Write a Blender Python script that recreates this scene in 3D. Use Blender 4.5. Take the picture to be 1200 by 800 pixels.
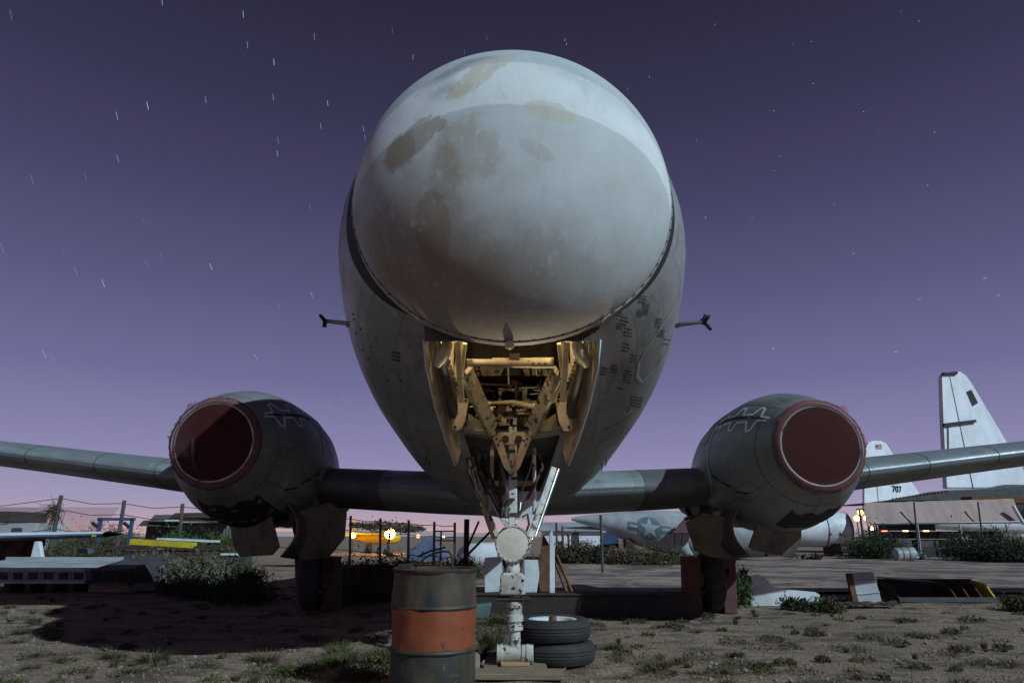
import bpy, bmesh, math, random
from mathutils import Vector, Matrix, noise as mnoise

random.seed(7)
for o in list(bpy.data.objects):
    bpy.data.objects.remove(o)
SC = bpy.context.scene
COL = SC.collection
R = math.radians

# ------------------------------------------------------------------ camera
CAM_H = 1.12
FPX = 800.0
PITCH = math.atan(228 / 800)
cd = bpy.data.cameras.new('camera')
cd.sensor_width = 36
cd.lens = 24
cd.clip_start = 0.05
cd.clip_end = 9000
cam = bpy.data.objects.new('camera', cd)
COL.objects.link(cam)
cam.location = (0, 0, CAM_H)
cam.rotation_euler = (math.pi / 2 + PITCH, 0, 0)
SC.camera = cam

# ------------------------------------------------------------------ sky
W = bpy.data.worlds.new('World')
SC.world = W
W.use_nodes = True
nt = W.node_tree
nt.nodes.clear()
n_out = nt.nodes.new('ShaderNodeOutputWorld')
n_bg = nt.nodes.new('ShaderNodeBackground')
n_tc = nt.nodes.new('ShaderNodeTexCoord')
n_sep = nt.nodes.new('ShaderNodeSeparateXYZ')
n_ramp = nt.nodes.new('ShaderNodeValToRGB')


def lin(c):
    return tuple(((v / 255) / 12.92 if v / 255 <= 0.04045 else ((v / 255 + 0.055) / 1.055) ** 2.4) for v in c)


SKY = [(0.0, (222, 172, 150)), (0.009, (192, 163, 170)), (0.045, (160, 152, 182)), (0.11, (138, 134, 174)),
       (0.21, (111, 109, 151)), (0.33, (88, 86, 124)), (0.45, (69, 67, 99)), (0.55, (55, 54, 81)),
       (0.66, (43, 42, 63)), (1.0, (28, 27, 43))]
els = n_ramp.color_ramp.elements
while len(els) < len(SKY):
    els.new(0.5)
for e, (p, c) in zip(els, SKY):
    e.position = p
    e.color = (*lin(c), 1)
nt.links.new(n_tc.outputs['Generated'], n_sep.inputs[0])
nt.links.new(n_sep.outputs['Z'], n_ramp.inputs[0])
nt.links.new(n_ramp.outputs[0], n_bg.inputs[0])
n_bg.inputs[1].default_value = 1.0
nt.links.new(n_bg.outputs[0], n_out.inputs[0])

# ------------------------------------------------------------------ moon (the one sun lamp)
MOON = Vector((1.0, -0.85, 0.92)).normalized()
ld = bpy.data.lights.new('moon', 'SUN')
ld.energy = 3.4
ld.angle = R(0.55)
ld.color = (0.66, 0.88, 1.0)
moon = bpy.data.objects.new('moon', ld)
COL.objects.link(moon)
moon.rotation_euler = MOON.to_track_quat('Z', 'Y').to_euler()

SC.view_settings.view_transform = 'Standard'
SC.view_settings.look = 'None'
SC.view_settings.exposure = 0.0
SC.view_settings.gamma = 1.0
SC.render.engine = 'CYCLES'
SC.cycles.use_denoising = True
SC.cycles.max_bounces = 6
SC.cycles.transparent_max_bounces = 16

CP, SP = math.cos(PITCH), math.sin(PITCH)


def ray(px, py):
    xc, yc = (px - 600) / FPX, (400 - py) / FPX
    return Vector((xc, CP - yc * SP, SP + yc * CP))


def P(px, py, D):                       # point at forward distance D along a sight line measured in the photograph
    d = ray(px, py)
    return Vector((0, 0, CAM_H)) + d * (D / d.y)


def G(px, py, z=0.0):                   # where that sight line meets a level surface
    d = ray(px, py)
    return Vector((0, 0, CAM_H)) + d * ((z - CAM_H) / d.z)


# ------------------------------------------------------------------ materials
MATS = {}


def nodes_of(name):
    m = bpy.data.materials.new(name)
    m.use_nodes = True
    t = m.node_tree
    b = t.nodes['Principled BSDF']
    MATS[name] = m
    return m, t, b


def mixc(t, fac, a, b, mode='MIX'):
    n = t.nodes.new('ShaderNodeMix')
    n.data_type = 'RGBA'
    n.blend_type = mode
    for sock, v in ((n.inputs[0], fac), (n.inputs[6], a), (n.inputs[7], b)):
        if hasattr(v, 'is_linked') or isinstance(v, bpy.types.NodeSocket):
            t.links.new(v, sock)
        elif isinstance(v, (int, float)):
            sock.default_value = v
        else:
            sock.default_value = (*v, 1) if len(v) == 3 else v
    return n.outputs[2]


def math_n(t, op, a, b=None, clamp=False):
    n = t.nodes.new('ShaderNodeMath')
    n.operation = op
    n.use_clamp = clamp
    for i, v in enumerate((a, b)):
        if v is None:
            continue
        if isinstance(v, bpy.types.NodeSocket):
            t.links.new(v, n.inputs[i])
        else:
            n.inputs[i].default_value = v
    return n.outputs[0]


def noise_n(t, scale, detail=4, rough=0.55, stretch=(1, 1, 1), offset=(0, 0, 0), coord=None):
    if coord is None:
        coord = t.nodes.new('ShaderNodeTexCoord').outputs['Object']
    mp = t.nodes.new('ShaderNodeMapping')
    mp.inputs['Scale'].default_value = stretch
    mp.inputs['Location'].default_value = offset
    t.links.new(coord, mp.inputs[0])
    n = t.nodes.new('ShaderNodeTexNoise')
    n.inputs['Scale'].default_value = scale
    n.inputs['Detail'].default_value = detail
    n.inputs['Roughness'].default_value = rough
    t.links.new(mp.outputs[0], n.inputs['Vector'])
    return n.outputs[0]


def step_n(t, v, lo, hi):
    n = t.nodes.new('ShaderNodeMapRange')
    n.interpolation_type = 'SMOOTHSTEP'
    n.inputs[1].default_value = lo
    n.inputs[2].default_value = hi
    t.links.new(v, n.inputs[0])
    return n.outputs[0]


def bump_n(t, b, h, strength=0.2, dist=0.02):
    n = t.nodes.new('ShaderNodeBump')
    n.inputs['Strength'].default_value = strength
    n.inputs['Distance'].default_value = dist
    t.links.new(h, n.inputs['Height'])
    t.links.new(n.outputs[0], b.inputs['Normal'])


def worn(name, base, dirt, chips=None, rough=0.55, metal=0.0, scale=2.0, chip_scale=9.0, chip_at=0.64,
         streak=(1, 1, 1), dirt_at=(0.35, 0.75), bump=0.12, seed=0.0, spec=0.4, dirt_amt=1.0):
    """paint with stains, and chips through to another colour"""
    m, t, b = nodes_of(name)
    d = noise_n(t, scale, 6, 0.62, streak, (seed, seed * 2, 0))
    f = math_n(t, 'MULTIPLY', step_n(t, d, *dirt_at), dirt_amt)
    c = mixc(t, f, base, dirt)
    fine = noise_n(t, scale * 14, 4, 0.6, (1, 1, 1), (seed, 1, 3))
    c = mixc(t, math_n(t, 'MULTIPLY', step_n(t, fine, 0.45, 0.8), 0.35), c, tuple(v * 0.55 for v in base))
    if chips:
        k = noise_n(t, chip_scale, 5, 0.65, (1, 1, 1), (seed * 3, 5, 1))
        kf = step_n(t, k, chip_at, chip_at + 0.03)
        c = mixc(t, kf, c, chips)
    t.links.new(c, b.inputs['Base Color'])
    rr = math_n(t, 'ADD', math_n(t, 'MULTIPLY', d, 0.3), rough - 0.15)
    t.links.new(rr, b.inputs['Roughness'])
    b.inputs['Metallic'].default_value = metal
    b.inputs['Specular IOR Level'].default_value = spec
    if bump:
        bump_n(t, b, fine, bump, 0.006)
    return m


def plain(name, c, rough=0.6, metal=0.0, emit=0.0, vary=0.25, scale=6):
    m, t, b = nodes_of(name)
    if emit:
        b.inputs['Base Color'].default_value = (0, 0, 0, 1)
        b.inputs['Emission Color'].default_value = (*c, 1)
        b.inputs['Emission Strength'].default_value = emit
        return m
    n = noise_n(t, scale, 5, 0.6)
    t.links.new(mixc(t, n, tuple(v * (1 + vary) for v in c), tuple(v * (1 - vary) for v in c)), b.inputs['Base Color'])
    b.inputs['Roughness'].default_value = rough
    b.inputs['Metallic'].default_value = metal
    return m


worn('cream_paint', (0.56, 0.47, 0.30), (0.30, 0.22, 0.12), (0.05, 0.035, 0.025), 0.5, scale=5, chip_scale=22, chip_at=0.66)
worn('cream_flaked', (0.50, 0.43, 0.29), (0.28, 0.2, 0.11), (0.045, 0.05, 0.06), 0.55, scale=5, chip_scale=11, chip_at=0.56)
worn('white_strut', (0.56, 0.55, 0.52), (0.30, 0.25, 0.19), (0.035, 0.025, 0.02), 0.45, scale=6, chip_scale=15, chip_at=0.565)
worn('white_metal', (0.72, 0.74, 0.76), (0.47, 0.47, 0.46), None, 0.5, scale=1.5)
worn('white_far', (0.74, 0.75, 0.78), (0.58, 0.58, 0.60), None, 0.55, scale=0.5, bump=0)
worn('white_old', (0.60, 0.63, 0.64), (0.36, 0.36, 0.34), (0.16, 0.10, 0.07), 0.55, scale=2.0, chip_scale=6, chip_at=0.68)
worn('lens_white', (0.72, 0.68, 0.58), (0.60, 0.54, 0.44), None, 0.35, scale=3, bump=0.03)
worn('dark_grey', (0.075, 0.075, 0.08), (0.04, 0.035, 0.03), None, 0.6, scale=3)
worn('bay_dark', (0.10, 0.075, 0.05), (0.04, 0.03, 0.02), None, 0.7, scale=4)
worn('bare_metal', (0.36, 0.36, 0.35), (0.18, 0.16, 0.13), None, 0.38, metal=0.75, scale=4)
worn('boot_black', (0.10, 0.098, 0.105), (0.15, 0.135, 0.125), None, 0.6, scale=2)
worn('cover_grey', (0.16, 0.15, 0.155), (0.10, 0.09, 0.09), None, 0.5, scale=2)
worn('black_paint', (0.02, 0.02, 0.022), (0.035, 0.03, 0.028), None, 0.7, scale=5)
worn('rust', (0.16, 0.07, 0.035), (0.06, 0.03, 0.02), None, 0.85, scale=7)
worn('rust_dark', (0.07, 0.04, 0.028), (0.03, 0.02, 0.016), None, 0.9, scale=4)
worn('beam_dark', (0.04, 0.03, 0.025), (0.022, 0.017, 0.014), None, 0.9, scale=4)
worn('drum_green', (0.028, 0.031, 0.026), (0.095, 0.062, 0.036), (0.12, 0.055, 0.026), 0.55, scale=4.5, chip_scale=12, chip_at=0.62, streak=(1, 1, 0.4))
worn('drum_orange', (0.235, 0.056, 0.020), (0.23, 0.055, 0.02), (0.07, 0.04, 0.028), 0.55, scale=5, chip_scale=13, chip_at=0.64, streak=(1, 1, 0.35))
worn('rubber', (0.026, 0.026, 0.027), (0.06, 0.05, 0.041), None, 0.85, scale=6, streak=(1, 1, 2), dirt_at=(0.4, 0.8), bump=0.4)
worn('wood', (0.24, 0.18, 0.12), (0.12, 0.09, 0.065), None, 0.85, scale=5, streak=(1, 7, 7), bump=0.5)
worn('wood_fresh', (0.42, 0.28, 0.14), (0.2, 0.13, 0.08), None, 0.8, scale=5, streak=(1, 8, 8))
worn('concrete', (0.26, 0.23, 0.20), (0.13, 0.11, 0.10), None, 0.9, scale=3, bump=0.5)
worn('teal_plastic', (0.10, 0.18, 0.18), (0.06, 0.09, 0.09), None, 0.5, scale=4)
worn('blue_paint', (0.05, 0.09, 0.20), (0.04, 0.05, 0.09), None, 0.5, scale=2)
worn('blue_grey', (0.14, 0.18, 0.28), (0.07, 0.08, 0.12), None, 0.5, scale=1.5)
worn('yellow_paint', (0.62, 0.47, 0.02), (0.4, 0.28, 0.03), None, 0.5, scale=2)
worn('awning', (0.42, 0.30, 0.26), (0.30, 0.21, 0.19), None, 0.85, scale=0.7, streak=(3, 1, 0.5))
worn('corrugated', (0.15, 0.13, 0.125), (0.07, 0.05, 0.045), None, 0.6, scale=0.7)
worn('insignia_blue', (0.075, 0.13, 0.17), (0.13, 0.17, 0.19), None, 0.6, scale=2)
worn('star_white', (0.32, 0.36, 0.37), (0.22, 0.25, 0.26), None, 0.6, scale=2)
worn('wreck_grey', (0.42, 0.45, 0.47), (0.25, 0.25, 0.25), (0.14, 0.11, 0.09), 0.5, scale=1.8, chip_scale=5, chip_at=0.68)
worn('old_grey', (0.40, 0.42, 0.43), (0.22, 0.22, 0.21), None, 0.5, scale=0.8)
worn('red_brown', (0.13, 0.055, 0.05), (0.07, 0.035, 0.03), None, 0.7, scale=1)
worn('tan_metal', (0.15, 0.125, 0.10), (0.06, 0.046, 0.036), None, 0.40, metal=0.45, scale=3)
worn('sealant', (0.78, 0.84, 0.84), (0.55, 0.58, 0.56), None, 0.7, scale=6)
worn('sealant_tan', (0.50, 0.48, 0.43), (0.34, 0.32, 0.28), None, 0.7, scale=6)
worn('stencil', (0.045, 0.047, 0.05), (0.12, 0.12, 0.115), None, 0.7, scale=12)
worn('red_cloth', (0.16, 0.015, 0.012), (0.08, 0.01, 0.01), None, 0.9, scale=6)
plain('seam_dark', (0.055, 0.05, 0.045), 0.8)
plain('lamp_sodium', (1.0, 0.42, 0.06), emit=110)
plain('lamp_sodium_small', (1.0, 0.40, 0.06), emit=14)
plain('lamp_far', (1.0, 0.6, 0.25), emit=12)
plain('lamp_red', (1.0, 0.10, 0.05), emit=14)
plain('bulb_warm', (1.0, 0.72, 0.36), emit=25)
plain('glass_dark', (0.03, 0.035, 0.045), 0.15)
plain('flag_red', (0.42, 0.10, 0.10), 0.7)
plain('flag_blue', (0.10, 0.11, 0.22), 0.7)
plain('hill', (0.55, 0.42, 0.42), 0.95, scale=0.01)  # pale base colour stands in for distance haze
plain('wire', (0.07, 0.06, 0.06), 0.7)
plain('bark', (0.07, 0.05, 0.035), 0.9)


# ---- leaves
def leafm(name, a, b_, scale=3.0):
    m, t, b = nodes_of(name)
    n = noise_n(t, scale, 3, 0.6)
    oi = t.nodes.new('ShaderNodeObjectInfo')
    c = mixc(t, step_n(t, n, 0.35, 0.65), a, b_)
    t.links.new(c, b.inputs['Base Color'])
    b.inputs['Roughness'].default_value = 0.75
    b.inputs['Specular IOR Level'].default_value = 0.2
    return m


leafm('leaf_olive', (0.06, 0.06, 0.028), (0.105, 0.09, 0.045))
leafm('leaf_green', (0.035, 0.075, 0.02), (0.07, 0.11, 0.03))
leafm('leaf_weed', (0.045, 0.062, 0.018), (0.095, 0.10, 0.025), 6.0)
leafm('leaf_dark', (0.03, 0.045, 0.02), (0.05, 0.06, 0.03))
leafm('leaf_sage', (0.10, 0.098, 0.062), (0.155, 0.14, 0.085))
leafm('leaf_dry', (0.11, 0.08, 0.042), (0.075, 0.062, 0.036))


# ---- radome: tones split along lines, peeled patches, painted-in brown shade
def build_radome_mat(dome_hit):
    m, t, b = nodes_of('radome_paint')
    co = t.nodes.new('ShaderNodeTexCoord').outputs['Object']
    big = noise_n(t, 1.4, 5, 0.6)
    fine = noise_n(t, 26, 4, 0.6)
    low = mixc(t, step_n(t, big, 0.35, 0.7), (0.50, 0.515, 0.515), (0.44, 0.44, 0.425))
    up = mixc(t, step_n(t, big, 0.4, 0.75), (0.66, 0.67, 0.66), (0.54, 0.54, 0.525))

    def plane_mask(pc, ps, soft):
        # a tone edge that runs across the dome through the crown point pc and the side points ps
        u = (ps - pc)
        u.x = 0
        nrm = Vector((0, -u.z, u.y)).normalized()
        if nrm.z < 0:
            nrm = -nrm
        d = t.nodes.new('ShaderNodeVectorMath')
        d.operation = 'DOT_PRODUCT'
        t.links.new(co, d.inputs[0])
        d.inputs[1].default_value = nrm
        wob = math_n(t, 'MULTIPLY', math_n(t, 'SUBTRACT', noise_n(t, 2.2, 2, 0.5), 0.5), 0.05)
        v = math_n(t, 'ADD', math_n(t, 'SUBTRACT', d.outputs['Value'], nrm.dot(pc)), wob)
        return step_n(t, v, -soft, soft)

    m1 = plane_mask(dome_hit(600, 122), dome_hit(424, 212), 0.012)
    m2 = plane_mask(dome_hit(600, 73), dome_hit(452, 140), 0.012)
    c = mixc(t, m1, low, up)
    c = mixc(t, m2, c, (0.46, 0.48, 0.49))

    def blob(px, py, wx, wz, ang, amp=0.5, nscale=6, sharp=0.04, seed=0):
        ctr = dome_hit(px, py)
        s = t.nodes.new('ShaderNodeVectorMath')
        s.operation = 'SUBTRACT'
        t.links.new(co, s.inputs[0])
        s.inputs[1].default_value = ctr
        r = t.nodes.new('ShaderNodeVectorRotate')
        r.rotation_type = 'Y_AXIS'
        r.inputs['Angle'].default_value = R(ang)
        t.links.new(s.outputs[0], r.inputs[0])
        q = t.nodes.new('ShaderNodeVectorMath')
        q.operation = 'MULTIPLY'
        q.inputs[1].default_value = (1 / wx, 0, 1 / wz)
        t.links.new(r.outputs[0], q.inputs[0])
        L = t.nodes.new('ShaderNodeVectorMath')
        L.operation = 'LENGTH'
        t.links.new(q.outputs[0], L.inputs[0])
        nn = math_n(t, 'MULTIPLY', math_n(t, 'SUBTRACT', noise_n(t, nscale, 4, 0.6, (1, 1, 1), (seed, 0, seed)), 0.5), amp * 2)
        n2 = math_n(t, 'MULTIPLY', math_n(t, 'SUBTRACT', noise_n(t, 24, 4, 0.65, (1, 1, 1), (seed, 2, seed)), 0.5), amp * 0.7)
        v = math_n(t, 'ADD', math_n(t, 'ADD', L.outputs['Value'], nn), n2)
        return step_n(t, v, 1 + sharp, 1 - sharp) if False else math_n(t, 'SUBTRACT', 1.0, step_n(t, v, 1 - sharp, 1 + sharp), True)

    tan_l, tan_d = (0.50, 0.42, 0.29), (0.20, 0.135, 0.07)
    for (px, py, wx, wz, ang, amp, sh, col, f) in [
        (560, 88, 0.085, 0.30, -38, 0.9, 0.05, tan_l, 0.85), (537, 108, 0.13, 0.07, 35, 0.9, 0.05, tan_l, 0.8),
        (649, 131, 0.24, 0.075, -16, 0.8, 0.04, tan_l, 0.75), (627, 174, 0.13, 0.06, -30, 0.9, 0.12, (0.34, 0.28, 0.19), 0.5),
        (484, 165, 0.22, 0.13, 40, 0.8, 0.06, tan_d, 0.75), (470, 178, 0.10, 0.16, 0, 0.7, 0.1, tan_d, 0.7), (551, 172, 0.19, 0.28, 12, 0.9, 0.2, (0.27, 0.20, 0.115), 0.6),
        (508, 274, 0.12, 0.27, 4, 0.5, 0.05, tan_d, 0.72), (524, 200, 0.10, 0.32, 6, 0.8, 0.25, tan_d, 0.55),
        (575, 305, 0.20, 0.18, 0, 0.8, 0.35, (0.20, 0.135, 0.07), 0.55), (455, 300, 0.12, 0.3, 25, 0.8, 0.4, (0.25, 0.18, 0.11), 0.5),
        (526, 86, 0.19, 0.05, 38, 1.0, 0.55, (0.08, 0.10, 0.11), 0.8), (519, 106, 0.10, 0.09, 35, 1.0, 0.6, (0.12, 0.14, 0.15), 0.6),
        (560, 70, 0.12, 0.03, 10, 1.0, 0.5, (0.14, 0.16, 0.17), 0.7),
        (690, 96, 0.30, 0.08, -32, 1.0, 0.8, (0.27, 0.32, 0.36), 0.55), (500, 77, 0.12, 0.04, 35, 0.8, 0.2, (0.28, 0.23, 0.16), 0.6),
        (470, 300, 0.42, 0.50, 10, 0.7, 0.5, (0.21, 0.145, 0.09), 0.85), (580, 325, 0.55, 0.27, 0, 0.8, 0.6, (0.21, 0.15, 0.10), 0.8), (520, 350, 0.5, 0.3, -20, 0.8, 0.6, (0.22, 0.155, 0.105), 0.6)]:  # broad brown stains, also painting in the shade at left and bottom
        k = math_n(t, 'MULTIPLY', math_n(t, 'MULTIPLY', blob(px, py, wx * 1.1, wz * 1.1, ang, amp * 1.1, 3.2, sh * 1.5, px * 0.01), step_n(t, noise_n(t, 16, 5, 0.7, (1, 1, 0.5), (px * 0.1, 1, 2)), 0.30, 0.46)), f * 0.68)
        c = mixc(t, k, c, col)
    grime = noise_n(t, 7, 7, 0.7, (1.6, 1.6, 0.22))
    c = mixc(t, math_n(t, 'MULTIPLY', step_n(t, grime, 0.5, 0.8), 0.28), c, (0.24, 0.20, 0.16))
    specks = noise_n(t, 60, 3, 0.7)
    c = mixc(t, math_n(t, 'MULTIPLY', step_n(t, specks, 0.66, 0.72), 0.5), c, (0.2, 0.17, 0.13))
    crack = noise_n(t, 9, 8, 0.75, (1, 1, 1), (4, 4, 4))
    c = mixc(t, math_n(t, 'MULTIPLY', step_n(t, math_n(t, 'ABSOLUTE', math_n(t, 'SUBTRACT', crack, 0.5)), 0.006, 0.0), 0.22), c, (0.2, 0.16, 0.12))
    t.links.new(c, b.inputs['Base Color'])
    b.inputs['Roughness'].default_value = 0.62
    b.inputs['Specular IOR Level'].default_value = 0.25
    bump_n(t, b, math_n(t, 'ADD', fine, math_n(t, 'MULTIPLY', big, 2.0)), 0.10, 0.01)


# ---- fuselage and wing skin
def skin(name, a, b_, streakc, stretch, rough=0.45, metal=0.15, pw=0.9, ph=0.42):
    """sheet metal: panel tones, lap lines and rivets in metres of surface (UV), streaks and grime"""
    m, t, b = nodes_of(name)
    uv = t.nodes.new('ShaderNodeTexCoord').outputs['UV']

    def brick(mortar):
        n = t.nodes.new('ShaderNodeTexBrick')
        n.offset = 0.37
        n.inputs['Scale'].default_value = 1.0
        n.inputs['Mortar Size'].default_value = mortar
        n.inputs['Mortar Smooth'].default_value = 0.0
        n.inputs['Brick Width'].default_value = pw
        n.inputs['Row Height'].default_value = ph
        n.inputs['Color1'].default_value = (0, 0, 0, 1)
        n.inputs['Color2'].default_value = (1, 1, 1, 1)
        n.inputs['Mortar'].default_value = (0.5, 0.5, 0.5, 1)
        t.links.new(uv, n.inputs['Vector'])
        return n
    b1, b2 = brick(0.0022), brick(0.020)
    big = noise_n(t, 1.1, 6, 0.62)
    c = mixc(t, step_n(t, big, 0.36, 0.68), a, b_)
    c = mixc(t, math_n(t, 'MULTIPLY', b1.outputs['Color'], 0.32), c, tuple(v * 0.62 for v in b_))
    st = noise_n(t, 3.0, 6, 0.68, stretch, (3, 1, 2))
    c = mixc(t, math_n(t, 'MULTIPLY', step_n(t, st, 0.48, 0.76), 0.8), c, streakc)
    fine = noise_n(t, 40, 4, 0.7)
    c = mixc(t, math_n(t, 'MULTIPLY', step_n(t, fine, 0.52, 0.8), 0.4), c, tuple(v * 0.4 for v in b_))
    pal = noise_n(t, 2.3, 7, 0.7, (1, 1, 1), (7, 3, 9))
    c = mixc(t, math_n(t, 'MULTIPLY', step_n(t, pal, 0.60, 0.68), 0.4), c, tuple(v * 1.5 for v in a))
    sp = t.nodes.new('ShaderNodeSeparateXYZ')
    t.links.new(uv, sp.inputs[0])
    k = 2 * math.pi / 0.036
    dots = math_n(t, 'MULTIPLY', math_n(t, 'SINE', math_n(t, 'MULTIPLY', sp.outputs['X'], k)), math_n(t, 'SINE', math_n(t, 'MULTIPLY', sp.outputs['Y'], k)))
    riv = math_n(t, 'MULTIPLY', math_n(t, 'GREATER_THAN', dots, 0.45), b2.outputs['Fac'])
    c = mixc(t, math_n(t, 'MULTIPLY', riv, 0.45), c, tuple(v * 0.4 for v in b_))
    c = mixc(t, math_n(t, 'MULTIPLY', b1.outputs['Fac'], 0.75), c, tuple(v * 0.3 for v in b_))
    t.links.new(c, b.inputs['Base Color'])
    t.links.new(math_n(t, 'ADD', math_n(t, 'MULTIPLY', st, 0.4), rough - 0.2), b.inputs['Roughness'])
    b.inputs['Metallic'].default_value = metal
    dent = noise_n(t, 4.5, 3, 0.5)
    hgt = math_n(t, 'ADD', math_n(t, 'ADD', dent, math_n(t, 'MULTIPLY', fine, 0.12)), math_n(t, 'MULTIPLY', math_n(t, 'ADD', riv, math_n(t, 'MULTIPLY', b1.outputs['Fac'], -1.0)), 0.25))
    bump_n(t, b, hgt, 0.22, 0.02)
    return m


skin('fuselage_skin', (0.36, 0.35, 0.335), (0.27, 0.255, 0.235), (0.15, 0.118, 0.09), (1.6, 0.5, 1.6))
skin('wing_skin', (0.32, 0.35, 0.36), (0.23, 0.25, 0.26), (0.12, 0.11, 0.10), (1, 3, 1), 0.42, 0.25)
skin('nacelle_skin', (0.28, 0.295, 0.30), (0.205, 0.21, 0.21), (0.11, 0.095, 0.082), (1, 0.4, 1), 0.42, 0.2)


# ---- netting over the intakes
def net_mat(name, c, cell, hole, bias=0.0):
    m, t, b = nodes_of(name)
    co = t.nodes.new('ShaderNodeTexCoord').outputs['Object']
    sp = t.nodes.new('ShaderNodeSeparateXYZ')
    t.links.new(co, sp.inputs[0])
    a1 = math_n(t, 'SINE', math_n(t, 'MULTIPLY', math_n(t, 'ADD', sp.outputs['X'], sp.outputs['Z']), 2 * math.pi / cell))
    a2 = math_n(t, 'SINE', math_n(t, 'MULTIPLY', math_n(t, 'SUBTRACT', sp.outputs['X'], sp.outputs['Z']), 2 * math.pi / cell))
    solid = math_n(t, 'GREATER_THAN', math_n(t, 'MAXIMUM', a1, a2), hole)
    t.links.new(solid, b.inputs['Alpha'])
    n = noise_n(t, 5, 3)
    t.links.new(mixc(t, n, c, tuple(v * 0.6 for v in c)), b.inputs['Base Color'])
    b.inputs['Roughness'].default_value = 0.9
    return m


net_mat('net_red', (0.085, 0.010, 0.009), 0.026, 0.25)
net_mat('net_fold', (0.27, 0.085, 0.08), 0.026, 0.45)


# ---- ground
def ground_mat():
    m, t, b = nodes_of('ground_gravel')
    n1 = noise_n(t, 0.35, 6, 0.6)
    n2 = noise_n(t, 1.7, 7, 0.68, (0.7, 1.25, 1))
    n3 = noise_n(t, 30, 5, 0.7)
    n4 = noise_n(t, 110, 3, 0.7)
    c = mixc(t, step_n(t, n1, 0.35, 0.65), (0.42, 0.295, 0.215), (0.33, 0.23, 0.165))
    c = mixc(t, math_n(t, 'MULTIPLY', step_n(t, n2, 0.46, 0.62), 0.8), c, (0.10, 0.076, 0.06))
    c = mixc(t, math_n(t, 'MULTIPLY', step_n(t, n3, 0.44, 0.60), 0.75), c, (0.10, 0.075, 0.058))
    n5 = noise_n(t, 6, 6, 0.7)
    c = mixc(t, math_n(t, 'MULTIPLY', step_n(t, n5, 0.52, 0.66), 0.6), c, (0.12, 0.09, 0.07))
    c = mixc(t, math_n(t, 'MULTIPLY', step_n(t, n4, 0.62, 0.72), 0.7), c, (0.40, 0.32, 0.25))
    t.links.new(c, b.inputs['Base Color'])
    b.inputs['Roughness'].default_value = 0.95
    b.inputs['Specular IOR Level'].default_value = 0.15
    bump_n(t, b, math_n(t, 'ADD', n3, math_n(t, 'MULTIPLY', n4, 0.5)), 0.75, 0.03)


def apron_mat():
    m, t, b = nodes_of('apron_concrete')
    n1 = noise_n(t, 0.35, 6, 0.65, (0.8, 1.0, 1))
    n2 = noise_n(t, 0.55, 8, 0.70, (0.9, 1.0, 1))
    n3 = noise_n(t, 25, 4, 0.7)
    c = mixc(t, step_n(t, n1, 0.4, 0.62), (0.34, 0.24, 0.19), (0.22, 0.155, 0.125))
    c = mixc(t, math_n(t, 'MULTIPLY', step_n(t, n2, 0.46, 0.55), 0.9), c, (0.085, 0.063, 0.055))
    c = mixc(t, math_n(t, 'MULTIPLY', step_n(t, n3, 0.5, 0.7), 0.4), c, (0.12, 0.09, 0.08))
    t.links.new(c, b.inputs['Base Color'])
    b.inputs['Roughness'].default_value = 0.9
    bump_n(t, b, n3, 0.4, 0.02)


ground_mat()
apron_mat()

# ------------------------------------------------------------------ mesh helpers
WPOS = {}


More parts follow.
